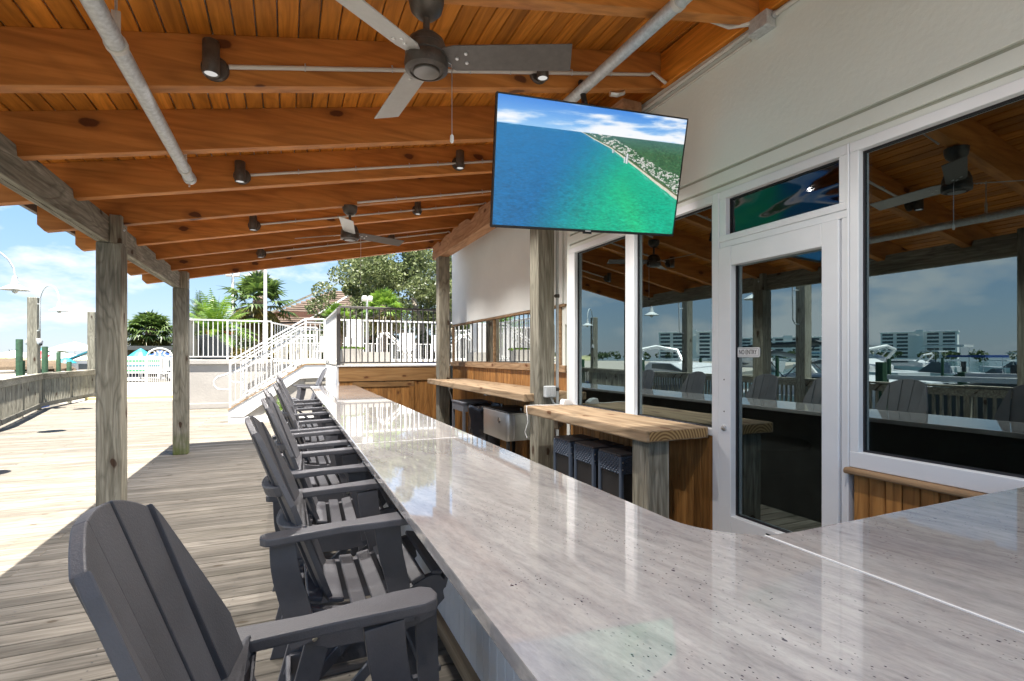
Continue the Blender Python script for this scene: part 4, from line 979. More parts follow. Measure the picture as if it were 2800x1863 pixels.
MB().prism([(.012, 0), (.012, .02), (.03, .03), (.02, .045), (.012, .07), (-.012, .07), (-.02, .045), (-.03, .03), (-.012, .02), (-.012, 0)], -.012, 0, 'yz', mtx=Matrix.Translation((X0c-.001, Y0c+.24, .74))).build('bottle_opener', M['bronze'], ck)
MB().tube([(X0c+.1, Y0c-.008, .85), (X0c+.1, Y0c-.02, .84), (X0c+.1, Y0c-.02, .56), (X0c+.1, Y0c-.008, .55)], .008, 8).build('side_handle', M['steel'], ck, True)
for sx in (.02, .44):
    for sy in (.02, .80): span('leg', X0c+sx, X0c+sx+.04, Y0c+sy, Y0c+sy+.04, .05, .53, M['black'], ck)
span('lower_shelf', X0c+.02, X0c+.48, Y0c+.02, Y0c+.84, .15, .17, M['black'], ck)
bn = thing('trash_bin', 'trash bin lined with a shiny black plastic bag beside the cooler', 'trash bin', (2.75, 7.25, 0))
MB().lathe([(.20, 0), (.235, .82), (.24, .84)], (2.74, 7.22, 0), 24).build('bin_body', M['bin'], bn, True)
m = MB(); n_ = 48; prof = [(.255, .46), (.262, .55), (.258, .66), (.268, .76), (.272, .85), (.262, .872), (.235, .872), (.215, .82), (.19, .70)]
vs_ = []
for j, (r0, z0) in enumerate(prof):
    for k in range(n_):
        a = 2*math.pi*k/n_; rr0 = r0*(1+.055*noise.noise(Vector((math.cos(a)*4, math.sin(a)*4, z0*5)))+.035*math.sin(a*9+z0*14)+.02*math.sin(a*17-z0*30)); vs_.append((2.74+rr0*math.cos(a), 7.22+rr0*math.sin(a), z0+.02*noise.noise(Vector((a*2.2, z0*3, 7)))))
m.add(vs_, [(j*n_+k, j*n_+(k+1) % n_, (j+1)*n_+(k+1) % n_, (j+1)*n_+k) for j in range(len(prof)-1) for k in range(n_)]); m.build('bag_liner', M['bag'], bn, True)
ws = thing('wicker_side_table', 'dark grey slatted side table behind the bagged trash bin', 'side table', (2.72, 7.85, 0))
for i in range(3): span('table_slat', 2.48, 2.98, 7.55+i*.2+.003, 7.55+(i+1)*.2-.003, .862, .885, M['bin'], ws)
span('apron', 2.49, 2.97, 7.56, 8.14, .74, .861, M['bin'], ws)
for sx in (2.49, 2.93):
    for sy in (7.56, 8.10): span('leg', sx, sx+.04, sy, sy+.04, 0, .74, M['bin'], ws)
# ------------------------------------------------------------------ raised pool deck and stairs
PZ = 1.42
pd = thing('pool_deck', 'raised pool deck with pale stucco walls and honey timber fascia behind the bar', 'pool deck', (2, 12, 0))
span('stucco_wall', -3.0, 14, 18.1, 18.4, 0, 1.36, M['stucco_white'], pd); span('coping', -3.05, -.42, 18.04, 18.42, 1.36, 1.5, M['stucco_white'], pd, ch=.01)
span('base_band', -3.04, -1.0, 18.06, 18.1, 0, .17, M['stucco_white'], pd, ch=.01)
span('stucco_wall', -3.0, -2.7, 18.4, 38, 0, 1.36, M['stucco_white'], pd); span('coping', -3.05, -2.66, 18.42, 38, 1.36, 1.5, M['stucco_white'], pd, ch=.01)
span('deck_floor', -2.7, 20, 18.4, 48, .9, PZ, M['concrete'], pd)
span('deck_floor', .42, 20, 14.0, 18.1, .9, PZ, M['concrete'], pd); span('deck_floor', .92, 20, 10.64, 14.0, .9, PZ-.001, M['concrete'], pd)
# honey front wall facing the bar, with a framed hatch
YF = 10.60
span('fascia_board', .925, 3.19, YF-.045, YF-.002, 1.105, 1.395, M['honey_x'], pd); span('deck_edge', .90, 3.19, YF-.07, YF+.03, 1.396, 1.425, M['whitewood'], pd)
span('wall_core', .93, 3.19, YF+.004, YF+.03, 0, 1.39, M['honey_y'], pd)
for i in range(24):
    a = .935+i*.0935
    if 1.25 < a < 2.33: span('door_board', a+.002, a+.0915, YF-.012, YF+.002, 0, .99, M['honey_z'], pd)
    else: span('cladding_board', a+.002, a+.0915, YF-.016, YF+.002, 0, 1.10, M['honey_z'], pd)
span('door_head', 1.19, 2.42, YF-.035, YF-.017, .985, 1.085, M['honey_x'], pd)
span('door_jamb', 2.31, 2.42, YF-.034, YF-.0165, 0, .984, M['honey_z'], pd); span('door_jamb', 1.19, 1.28, YF-.034, YF-.0165, 0, .984, M['honey_z'], pd)
# white boarded side
span('corner_board', .895, .935, YF-.03, YF+.10, 0, 1.39, M['whitewood'], pd)
for i in range(4): span('side_board', .905, .925, 10.71, 13.98, .0+i*.346, .342+i*.346, M['whitewood'], pd)
# stairs
st = thing('stair', 'white stuccoed stair climbing to the raised pool deck with grey-white stringer', 'staircase', (-.4, 16, 0))
ns = 8
for i in range(ns):
    xa = -1.22+i*.205
    span('tread', xa-.03, xa+.23, 14.05, 18.03, (i+1)*PZ/ns-.04, (i+1)*PZ/ns, M['whitepaint'], st)
    span('riser', xa, xa+.02, 14.06, 18.02, i*PZ/ns, (i+1)*PZ/ns-.041, M['whitepaint'], st)
MB().prism([(-1.29, .0), (-1.25, .02), (-1.25, .14), (-.95, .14), (.3, 1.04), (.90, 1.06), (.90, 1.38), (.415, 1.38), (-1.29, .30)], 13.975, 14.02).build('stringer', M['whitewood'], st, bev=.006)
MB().prism([(-1.25, 0), (.90, 0), (.90, 1.06), (.3, 1.04), (-1.0, .12)], 14.03, 14.045).build('side_infill', M['stucco_white'], st)
MB().prism([(-1.30, .302), (.413, 1.383), (.90, 1.383), (.90, 1.415), (.405, 1.415), (-1.30, .335)], 13.96, 14.05).build('cap_board', M['honey_y'], st)
span('base_board', -1.25, .9, 13.985, 14.025, 0, .135, M['whitewood'], st)
span('riser', -1.293, -1.27, 14.03, 18.03, 0, .17, M['whitepaint'], st)

def picket_rail(name, label, pts, h, mat, post_every=None, pick=.112, group=None, zb=.09, postw=.05, railw=.045, mid=None, cat='railing', posts=True, pw=.018):
    """pts: list of (x,y,z) foot points of the rail line"""
    c = sum((Vector(p) for p in pts), Vector())/len(pts)
    t = thing(name, label, cat, (c.x, c.y, c.z), group=group)
    for a, b in zip(pts, pts[1:]):
        a = Vector(a); b = Vector(b); up = Vector((0, 0, 1)); Lh = math.hypot(b.x-a.x, b.y-a.y); an = math.atan2(b.y-a.y, b.x-a.x)
        line_piece('top_rail', a+up*h, b+up*h, railw, .04, mat, t)
        line_piece('bottom_rail', a+up*zb, b+up*zb, railw*.7, .03, mat, t)
        if mid: line_piece('middle_rail', a+up*mid, b+up*mid, railw*.7, .03, mat, t)
        n = max(1, int(Lh/pick))
        for i in range(1, n):
            p = a+(b-a)*(i/n); q0 = zb+.01; q1 = (mid or h)-.015
            piece('picket', (pw, pw, q1-q0), (p.x, p.y, p.z+(q0+q1)/2), mat, t, rot=(0, 0, an), ch=.002)
    if posts:
        for p in pts: piece('post', (postw, postw, h-.02), (p[0], p[1], p[2]+(h-.02)/2), mat, t, ch=.003)
    return t
t = picket_rail('guard_rail', 'dark grey metal picket guard rail on the raised deck edge above the timber fascia', [(.925, YF, PZ+.006), (3.17, YF, PZ+.006)], 1.15, M['greyrail'], railw=.055, postw=.07, zb=.05, pw=.023)
picket_rail('guard_rail', 'white picket guard rail seen edge-on along the left side of the raised deck', [(.925, 10.72, PZ), (.92, 13.9, PZ)], 1.12, M['whitepaint'], pick=.10, group='white picket rails')
picket_rail('stair_rail', 'white picket rail rising with the front side of the stair', [(-1.25, 14.0, .34), (.43, 14.0, PZ-.02), (.88, 14.0, PZ-.02)], 1.15, M['whitepaint'], mid=1.06, group='white stair rails')
picket_rail('stair_rail', 'white picket rail on the far side of the stair against the stucco wall', [(-1.25, 17.9, .34), (.43, 17.9, PZ), (.9, 17.9, PZ)], 1.12, M['whitepaint'], group='white stair rails')
picket_rail('guard_rail', 'white picket guard rail on top of the stucco wall in front of the potted palm', [(-3.0, 18.2, 1.5), (-1.7, 18.2, 1.5), (-.45, 18.2, 1.5)], 1.22, M['whitepaint'], pick=.125, group='white picket rails', pw=.022)
picket_rail('guard_rail', 'short white picket guard rail angling back from the stair landing', [(-.43, 18.2, 1.44), (.6, 19.6, 1.30)], 1.24, M['whitepaint'], pick=.12, group='white picket rails', posts=False)
picket_rail('pool_fence', 'white picket fence behind the dark guard rail, nearer of the two pool fences', [(1.0, 14.2, PZ), (3.0, 14.2, PZ), (5.0, 14.2, PZ)], 1.14, M['whitepaint'], pick=.125, group='white pool fences', pw=.026)
picket_rail('pool_fence', 'white picket fence at the far side of the pool in front of the dark hedge', [(-1.0, 30, PZ-.2), (3.5, 30, PZ-.2), (8, 30, PZ-.2), (12.5, 30, PZ-.2)], 1.10, M['whitepaint'], pick=.15, group='white pool fences', pw=.04, railw=.07)
picket_rail('pool_gate', 'white picket gate frame near the landing above the stair', [(-.15, 21, PZ-.1), (.95, 21, PZ-.1)], 1.05, M['whitepaint'], mid=.95, pick=.12, cat='gate')
# handrail tubes with looped ends
hr = thing('stair_handrail', 'pale tubular handrail with looped end along the near side of the stair', 'handrail', (-.5, 14.1, 1), group='looped stair handrails')
def loophandrail(t, yv, mat):
    s_ = (1.40-.34)/1.68
    pts = [(.86, yv, PZ+.86), (.43, yv, PZ+.86)] + [(.43-(i+1)*.28, yv, PZ+.84-(i+1)*.28*s_) for i in range(6)]
    x_, z_ = pts[-1][0], pts[-1][2]
    pts += [(x_-.12, yv, z_-.05), (x_-.26, yv, z_-.09), (x_-.34, yv, z_-.18), (x_-.35, yv, z_-.30), (x_-.28, yv, z_-.38), (x_-.15, yv, z_-.40), (x_, yv, z_-.40)]
    MB().tube(pts, .022, 8).build('rail_tube', mat, t, True)
loophandrail(hr, 14.08, M['whitepaint'])
hr2 = thing('stair_handrail', 'pale tubular handrail with looped end along the far side of the stair', 'handrail', (-.5, 17.8, 1), group='looped stair handrails')
loophandrail(hr2, 17.8, M['greyplastic'])
# things on the pool deck
def boxpot(label, x0, x1, y0, y1, z1, tuft):
    t = thing('planter_box', label, 'planter', ((x0+x1)/2, (y0+y1)/2, PZ), group='low grey planter boxes')
    m = MB(); m.box(x0, x1, y0, y0+.03, PZ, z1).box(x0, x1, y1-.03, y1, PZ, z1).box(x0, x0+.03, y0+.03, y1-.03, PZ, z1).box(x1-.03, x1, y0+.03, y1-.03, PZ, z1).box(x0+.03, x1-.03, y0+.03, y1-.03, PZ, z1-.05)
    m.build('box', M['planter'], t)
    if tuft:
        b = MB()
        for i in range(90):
            px, py = rr.uniform(x0+.05, x1-.05), rr.uniform(y0+.05, y1-.05); a = rr.uniform(0, 6.28); l = rr.uniform(.08, .2)
            b.add([(px, py, z1-.05), (px+l*.6*math.cos(a)+.012, py+l*.6*math.sin(a), z1-.04+l*.5), (px+l*math.cos(a), py+l*math.sin(a), z1-.05+l*.3)], [(0, 1, 2)])
        b.build('seedlings', M['palmb'], t)
boxpot('low grey planter box with small trailing plants behind the dark guard rail', 1.03, 1.45, 11.1, 11.5, 1.76, True)
boxpot('longer low grey planter box just right of the planted one', 1.52, 2.2, 12.0, 12.45, 1.70, False)
pl = thing('pool_ladder_rail', 'curved white pool handrail on the raised deck', 'handrail', (2.6, 12.6, PZ))
for dy in (0, .4): MB().tube([(2.05, 12.6+dy, PZ), (2.05, 12.6+dy, PZ+.62), (2.12, 12.6+dy, PZ+.74), (2.25, 12.6+dy, PZ+.74), (2.6, 12.6+dy, PZ+.42), (2.9, 12.6+dy, PZ+.1), (2.95, 12.6+dy, PZ)], .022, 8).build('tube', M['whitepaint'], pl, True)
cb = thing('towel_cabinet', 'tall white cabinet standing behind the dark guard rail', 'cabinet', (1.55, 13.2, PZ))
span('cabinet_body', 1.36, 1.72, 13.1, 13.5, PZ, 2.5, M['white'], cb); span('cabinet_door', 1.39, 1.69, 13.085, 13.099, PZ+.1, 2.4, M['whitepaint'], cb); span('door_pull', 1.44, 1.455, 13.07, 13.085, 1.9, 2.05, M['black'], cb)
def lounge(label, x_, y_, rz0):
    t = thing('pool_chair', label, 'chair', (0, 0, 0), group='white slatted pool chairs')
    for i in range(6): piece('back_slat', (.02, .07, .62), (-.25, -.2+i*.08, .62), M['white'], t, rot=(0, R(-14), 0))
    for i in range(5): piece('seat_slat', (.075, .5, .02), (-.14+i*.09, 0, .36), M['white'], t)
    for s in (-1, 1):
        piece('armrest', (.55, .07, .025), (0, .28*s, .58), M['white'], t)
        for xl in (-.2, .2): piece('leg', (.04, .04, .57), (xl, .28*s, .285), M['white'], t)
    t.location = (x_, y_, PZ); t.rotation_euler = (0, 0, rz0)
    return t
for i, (x_, y_, r0) in enumerate([(3.4, 16.0, -1.9), (5.0, 17.5, -1.2), (1.2, 19.5, -2.0), (2.3, 20.5, -1.5)]):
    lounge(['white slatted pool chair nearest the dark guard rail', 'white slatted pool chair on the far right of the pool deck', 'white slatted pool chair behind the stair landing', 'white slatted pool chair between the landing and the pool'][i], x_, y_, r0)
pw_ = struct(sheet('pool_water', [(3.1, 13.0), (9, 13.0), (9, 13.9), (3.1, 13.9)], PZ+.006, M['blue']))

# ------------------------------------------------------------------ light poles
def pole(label, x_, y_, h, r0, head=None, z0=PZ, mat='whitepaint', name='light_pole', cat='light pole', group='white light poles'):
    t = thing(name, label, cat, (x_, y_, z0), group=group)
    MB().lathe([(r0*1.15, 0), (r0, .3), (r0*.85, h)], (x_, y_, z0), 16).build('pole', M[mat], t, True)
    if head:
        hw, hh = head
        for s in (-1, 1): piece('lamp_head', (hw*.45, .35, hh), (x_+s*hw*.27, y_, z0+h+hh*.3), M['whitepaint'], t, ch=.03)
        piece('head_arm', (hw, .06, .05), (x_, y_, z0+h-.05), M['whitepaint'], t)
    return t
pole('tall plain white pole standing behind the white railing, reaching above the roof edge', -.72, 20.6, 3.9, .065)
pole('white light pole with double box lamp left of the big fan palm', -2.9, 34, 4.9, .09, (.75, .22))
pole('white light pole with double box lamp in front of the oak tree', 3.05, 22, 2.55, .05, (.42, .17))
t = thing('utility_pole', 'distant brown wooden utility pole right of the tall white pole', 'utility pole', (-2.2, 48, 0))
MB().lathe([(.16, 0), (.12, 9.2)], (-1.9, 48, 0), 12).build('pole', M['barkg'], t, True); span('crossarm', -2.6, -1.7, 47.9, 48.0, 8.6, 8.75, M['barkg'], t)

# ------------------------------------------------------------------ plants
def fan_frond(b, base, d, plen, R0, droop, nl=15, wid=.05, rg=random):
    d = d.normalized(); side = d.cross(Vector((0, 0, 1)));
    side = side.normalized() if side.length > .05 else Vector((1, 0, 0)); up = side.cross(d)
    tip = base + d*plen + Vector((0, 0, -droop*.3*plen))
    w0 = side*.018
    b.add([base-w0, base+w0, tip+w0*.5, tip-w0*.5], [(0, 1, 2, 3)])
    for i in range(nl):
        a = R(-115+230*i/(nl-1)); dd = d*math.cos(a)+side*math.sin(a); l = R0*(1-.25*abs(a)/2)*rg.uniform(.85, 1.1)
        p1 = tip + dd*l*.55 + up*.05*R0 + Vector((0, 0, -.10*droop*l)); p2 = tip + dd*l + Vector((0, 0, -(.12+.16*rg.random())*l*droop*1.6)); n = dd.cross(up)*wid*.55
        b.add([tip-n*.2, tip+n*.2, p1+n, p1-n, p2], [(0, 1, 2, 3), (3, 2, 4)])
def palm(label, x_, y_, z0, zc, rad, tr, nf=34, mats=('palm', 'palmy'), group='fan palms', droopy=1.0, seed=1, trunk=True):
    rg = random.Random(seed); t = thing('palm_tree', label, 'palm tree', (x_, y_, z0), group=group)
    if trunk:
        m = MB(); pr = []; z = 0; H = zc-z0
        while z < H: pr += [(tr*rg.uniform(.95, 1.1), z), (tr*rg.uniform(1.15, 1.3), z+.10)]; z += .13
        m.lathe(pr+[(tr*.6, H+.1)], (x_, y_, z0), 14).build('trunk', M['bark'], t)
    for mi, (mt, lo, hi, cnt) in enumerate(((mats[0], -12, 86, nf), (mats[1], -75, -12, int(nf*.55)))):
        b = MB()
        for i in range(cnt):
            az = i*2.39996+rg.uniform(-.2, .2); el = R(lo+(hi-lo)*(i+.5)/cnt)
            d = Vector((math.cos(az)*math.cos(el), math.sin(az)*math.cos(el), math.sin(el)))
            fan_frond(b, Vector((x_, y_, zc)), d, rad*.52*rg.uniform(.75, 1.15), rad*.46*rg.uniform(.85, 1.1), droopy, 17, rad*.055, rg)
        b.build('crown' if mi == 0 else 'dry_skirt', M[mt], t)
    return t
palm('large fan palm with dark green crown behind the potted palm', -1.25, 27, PZ-.3, 4.35, 2.0, .20, 30, seed=2)
palm('short fan palm directly behind the corner of the dark guard rail', 2.05, 23.5, PZ-.3, 3.35, .95, .15, 26, ('palmb', 'palmy'), seed=3)
palm('fan palm with bright crown and pale trunk in front of the oak', 3.9, 23, PZ-.3, 3.75, 1.25, .17, 30, ('palmb', 'palmy'), seed=4)
palm('bushy yellow-green palm rising behind the white arched gate', -10.2, 50, -.2, 3.9, 2.5, .32, 70, ('palm', 'palmy'), seed=5, droopy=1.3)
def pinnate(b, base, az, el, ln, bend, nl, lw, rg):
    p = Vector(base); d = Vector((math.cos(az)*math.cos(el), math.sin(az)*math.cos(el), math.sin(el))); st_ = ln/nl
    side = Vector((-math.sin(az), math.cos(az), 0))
    for i in range(nl):
        q = p+d*st_; u = (i+1)/nl; l = lw*math.sin(math.pi*min(1, .15+u*.85))*rg.uniform(.8, 1.15)
        b.add([p+side*.008, p-side*.008, q], [(0, 1, 2)])
        for s in (-1, 1):
            e = q+side*s*l*.85+d*l*.55+Vector((0, 0, -.25*l)); b.add([q, q+d*st_*.7, e], [(0, 1, 2)])
        d = (d+Vector((0, 0, -bend/nl))).normalized(); p = q
def feather_palm(label, x_, y_, z0, zc, ln, nf, mat, seed, tr, group='feather palms', name='palm_tree', potted=None):
    rg = random.Random(seed); t = thing(name, label, 'palm tree' if not potted else 'potted palm', (x_, y_, z0), group=group)
    if tr: MB().lathe([(tr, 0), (tr*.9, zc-z0)], (x_, y_, z0), 12).build('trunk', M['bark'], t)
    b = MB()
    for i in range(nf):
        az = i*2.39996; el = R(88-(74 if potted else 95)*(i/nf)**.9); pinnate(b, (x_+rg.uniform(-.08, .08), y_+rg.uniform(-.08, .08), zc), az, el, ln*rg.uniform(.8, 1.1), 1.25 if potted else 1.5, 22, ln*.24, rg)
    b.build('crown', M[mat], t); return t
feather_palm('distant feathery date palm at the left, just right of the timber post', -6.56, 48.7, 0, 5.0, 2.0, 40, 'palm', 8, .3)
pp = thing('large_pot', 'big tapered slate grey pot behind the white railing', 'plant pot', (-2.3, 21.6, PZ))
cx_, cy_ = -2.35, 21.4
m = MB()
def sq(h, z): return [(cx_+a*h, cy_+b*h, z) for a, b in ((-1, -1), (1, -1), (1, 1), (-1, 1))]
lv = [sq(.36, PZ), sq(.50, PZ+.78), sq(.58, PZ+.80), sq(.60, PZ+.93), sq(.54, PZ+.95), sq(.50, PZ+.86)]
m.add([v for g in lv for v in g], [(0, 3, 2, 1)] + [(j*4+k, j*4+(k+1) % 4, (j+1)*4+(k+1) % 4, (j+1)*4+k) for j in range(5) for k in range(4)] + [(20, 21, 22, 23)])
m.build('pot_body', M['pot'], pp, bev=.015)
m = MB(); 
for a in range(4): pass
feather_palm('bright green arching palm growing in the big grey pot', cx_, cy_, PZ+.86, PZ+.95, 1.75, 46, 'palmb', 9, 0, group='potted plants', potted=True, name='potted_palm')
bro = thing('bromeliad', 'red-orange bromeliads at the foot of the potted palm', 'plant', (cx_, cy_-.3, PZ+.86))
for j, (bx_, by_) in enumerate(((-.15, -.38), (.45, -.35))):
    b = MB()
    for i in range(26):
        a = i*2.4; b.add([(cx_+bx_, cy_+by_, PZ+.86), (cx_+bx_+.12*math.cos(a)+.02, cy_+by_+.12*math.sin(a), PZ+1.02), (cx_+bx_+.2*math.cos(a), cy_+by_+.2*math.sin(a), PZ+1.12+.04*math.sin(i))], [(0, 1, 2)])
    b.build('leaf_rosette', M['orange'], bro)
gp = thing('low_plant', 'small bright green plant in a pot at the foot of the stair', 'plant', (-.15, 12.6, 0))
MB().lathe([(.13, 0), (.19, .35), (.2, .37), (.17, .37)], (-.1, 12.9, 0), 18).build('pot', M['planter'], gp, True)
b = MB(); rg = random.Random(4)
for i in range(22): pinnate(b, (-.1, 12.9, .36), i*2.4, R(80-70*i/22), .42, 1.2, 12, .10, rg)
b.build('leaf_cluster', M['palmb'], gp)

def leaf_cloud(centers, n, size, seed, flat_=.5):
    r0 = np.random.default_rng(seed); vs = []; fs = []
    for i in range(n):
        c, rad = centers[r0.integers(len(centers))]
        v = r0.normal(size=3); v /= np.linalg.norm(v); rr_ = rad*(r0.uniform(.35, 1.0)**.45); p = np.array(c)+v*rr_*np.array([1, 1, .8])
        a = r0.normal(size=3); a /= np.linalg.norm(a); b_ = np.cross(a, r0.normal(size=3)); b_ /= np.linalg.norm(b_); s = size*r0.uniform(.6, 1.4)
        k = len(vs); vs += [tuple(p-a*s), tuple(p+b_*s*.5), tuple(p+a*s), tuple(p-b_*s*.5)]; fs.append((k, k+1, k+2, k+3))
    return vs, fs
def tree(label, x_, y_, z0, cs, n, size, seed, trunk_pts, mat='oak'):
    t = thing('oak_tree', label, 'tree', (x_, y_, z0))
    vs, fs = leaf_cloud(cs, n, size, seed); MB().add(vs, fs).build('crown', M[mat], t)
    for k, (pts, rs) in enumerate(trunk_pts): MB().tube(pts, rs, 12).build('trunk' if k == 0 else 'limb', M['barkg'], t, True)
    return t
rg = random.Random(11); cs = []
TX, TY = 8.0, 34.0
for i in range(120):
    a = rg.uniform(0, 6.283); e = rg.uniform(-.35, 1); rad = rg.uniform(2.8, 5.6)
    cs.append(((TX+rad*math.cos(a)*math.cos(e), TY+rad*math.sin(a)*math.cos(e)*.8, 4.9+rad*.95*math.sin(e)), rg.uniform(.55, 1.25)))
cs += [((TX-5.9, TY-.5, 5.6), .8), ((TX-6.2, TY, 4.6), .8), ((TX-5.4, TY, 3.7), .9), ((TX, TY, 5.2), 3.2)]
tree('broad live oak filling the sky behind the pool deck', TX, TY, 0, cs, 60000, .095, 5, [
 ([(TX+.6, TY-1, 0), (TX+.5, TY-1.2, 1.6), (TX, TY-1, 3.2), (TX-.3, TY, 5.5)], [.5, .42, .34, .12]),
 ([(TX+.5, TY-1.2, 1.6), (TX-1.3, TY-2.4, 2.9), (TX-3.2, TY-2.5, 4.2)], [.26, .2, .08]), ([(TX+.4, TY-1.2, 2.0), (TX+2.2, TY-2, 3.6), (TX+4.2, TY-1.5, 5)], [.26, .2, .08])])
# hedge behind the pool fence
vs, fs = leaf_cloud([((x_, 33+rg.uniform(-.8, .8), 1.2+rg.uniform(0, 1.6)), .9) for x_ in np.arange(-5, 16, .45) for _ in range(3)], 24000, .10, 9)
hg = MB().add(vs, fs).build('hedge', M['hedge'], None)
tag(hg, 'dark leafy hedge behind the far white pool fence', 'hedge')
vs, fs = leaf_cloud([((x_, 30+rg.uniform(-.4, .4), 1.0+rg.uniform(0, .8)), .6) for x_ in np.arange(-3, 1.0, .4) for _ in range(2)], 5000, .09, 10)
hg = MB().add(vs, fs).build('shrub', M['palmy'], None); tag(hg, 'yellow-green shrubs behind the white railing, left of the hedge', 'shrub')

# shingled building
sb = thing('shingled_building', 'weathered shingled building with sloping roof behind the pool deck', 'building', (.5, 42, 0))
span('wall', -2.0, 8, 42.3, 48, 0, 5.0, M['brick'], sb)
for i in range(17):
    z = 3.0+i*.19; y_ = 41.6+i*.24; xa = -2.6+i*.36
    piece('shingle_course', (11-i*.36, .34, .05), (xa+(11-i*.36)/2, y_, z+1.0), M['shingle'], sb, rot=(R(28), 0, 0))
MB().prism([(-2.75, 3.85), (-2.6, 4.1), (3.2, 7.1), (3.2, 6.95)], 41.3, 41.5).build('barge_board', M['weather_x'], sb)
MB().prism([(1.5, 4.4), (1.4, 4.25), (6.0, 7.3), (6.0, 7.5)], 40.6, 40.75).build('barge_board', M['whitewood'], sb)
span('window', -.9, 1.0, 42.2, 42.29, 3.3, 4.5, M['condoglass'], sb); span('window', -2.3, -1.2, 42.2, 42.29, 3.2, 4.4, M['condoglass'], sb)
span('porch_post', -2.4, -2.25, 41.7, 41.85, 0, 4.0, M['whitewood'], sb)
wb = thing('white_side_building', 'white rendered building end wall behind the railing at the left of the pool deck', 'building', (-3.2, 26, 0))
MB().prism([(19.2, PZ), (19.2, 2.78), (33, 2.78), (33, PZ)], -3.0, -2.9, 'yz').build('wall', M['stucco_white'], wb)
span('wall_cap', -3.05, -2.85, 19.15, 33, 2.78, 2.84, M['whitepaint'], wb)

# ------------------------------------------------------------------ harbour edge: lamps, pilings
def lamp(label, px, py, lx, ly, ph=3.4, cams=False):
    t = thing('lamp_post', label, 'lamp post', (px, py, -1.7), group='harbour lamp posts with white shades')
    span('pole', px-.12, px+.12, py-.12, py+.12, -1.7, ph, M['weather_z'], t, ch=.01)
    d = Vector((lx-px, ly-py, 0)); l = d.length; d.normalize(); P0 = Vector((px, py, 0))+d*.12
    arm = [P0+Vector((0, 0, 2.35)), P0+d*.10+Vector((0, 0, 2.36)), P0+d*.16+Vector((0, 0, 2.45)), P0+d*.17+Vector((0, 0, 3.1))]
    rad = (l-.29)/2; c = P0+d*(.17+rad)+Vector((0, 0, 3.2))
    arm += [c+d*(-rad*math.cos(a))+Vector((0, 0, rad*1.1*math.sin(a))) for a in [i*math.pi/10 for i in range(11)]]
    L0 = Vector((lx, ly, 0)); arm[-1] = L0+Vector((0, 0, 3.2)); 
    MB().tube(arm, .018, 8).build('gooseneck_arm', M['lampwhite'], t, True)
    MB().tube([P0+Vector((0, 0, 3.15)), P0+d*.18+Vector((0, 0, 3.15))], .012, 6).build('arm_stay', M['lampwhite'], t)
    MB().lathe([(.015, 3.20), (.042, 3.19), (.046, 3.10), (.052, 3.09), (.06, 3.03), (.12, 2.995), (.238, 2.925), (.240, 2.918), (.228, 2.92), (.12, 2.975), (.04, 2.99)], (lx, ly, 0), 32).build('shade', M['lampwhite'], t, True)
    MB().lathe([(.045, 2.95), (.05, 2.91), (.042, 2.87), (.015, 2.85), (0, 2.848)], (lx, ly, 0), 14).build('globe', M['bulb'], t, True)
    if cams:
        for s in (-1, 1):
            MB().lathe([(.07, .05), (.075, .0), (.06, -.06), (.0, -.09)], (px+.28*s*d.x-.0, py+.28*s*d.y, 2.02), 14).build('camera_dome', M['white'], t, True)
            MB().lathe([(.045, -.03), (.035, -.09), (0, -.1)], (px+.28*s*d.x+.03, py+.28*s*d.y-.03, 2.01), 10).build('camera_lens', M['black'], t)
        piece('camera_bracket', (.6, .05, .06), (px, py, 2.1), M['white'], t, rot=(0, 0, math.atan2(d.y, d.x)))
lamp('harbour lamp post nearest the bar, mostly outside the left edge', -5.35, 8.3, -4.1, 8.6)
lamp('harbour lamp post whose white shade hangs at the left edge of the photo', -6.15, 13.0, -4.95, 13.3)
lamp('harbour lamp post with curved arm and two security cameras standing behind the deck railing', -6.9, 19.7, -6.05, 18.9, 3.35, True)
lamp('farthest harbour lamp post, half hidden by the tall porch post', -7.05, 25.2, -6.2, 25.0, 3.35)
lamp('harbour lamp post seen only in the window reflections, beside the near end of the deck', -5.35, 3.3, -4.2, 3.5)
def piling(i, x_, y_, top, r0=.15, tp='tall'):
    t = thing('piling', pil_lbl[i], 'piling', (x_, y_, -1.75), group='green mooring pilings')
    MB().lathe([(r0*1.1, 0), (r0*1.05, 1.0), (r0*.98, 2.0), (r0, top+1.75-.03), (r0*.93, top+1.75)], (x_, y_, -1.75), 16).build('pile', M['pilinggreen'], t, True)
pil_lbl = ['tallest green piling, left of the lamp post with cameras', 'green piling right of the lamp post with cameras', 'thin distant green piling right of the second one', 'short green piling before the pink hut', 'distant green piling just left of the lamp post with cameras']
def atpx(u, D): # ground position for an image column at a depth
    r = (u-1400)/1403; lat = r*D; return lat*.9159+D*.4015, -lat*.4015+D*.9159
for i, (u, D, vt) in enumerate([(53, 25, 928), (123, 28, 948), (160, 52, 963), (189, 48, 989), (79, 60, 964)]):
    x_, y_ = atpx(u, D); piling(i, x_, y_, 1.6+(975-vt)/1403*D, .135 if i < 2 else .19)

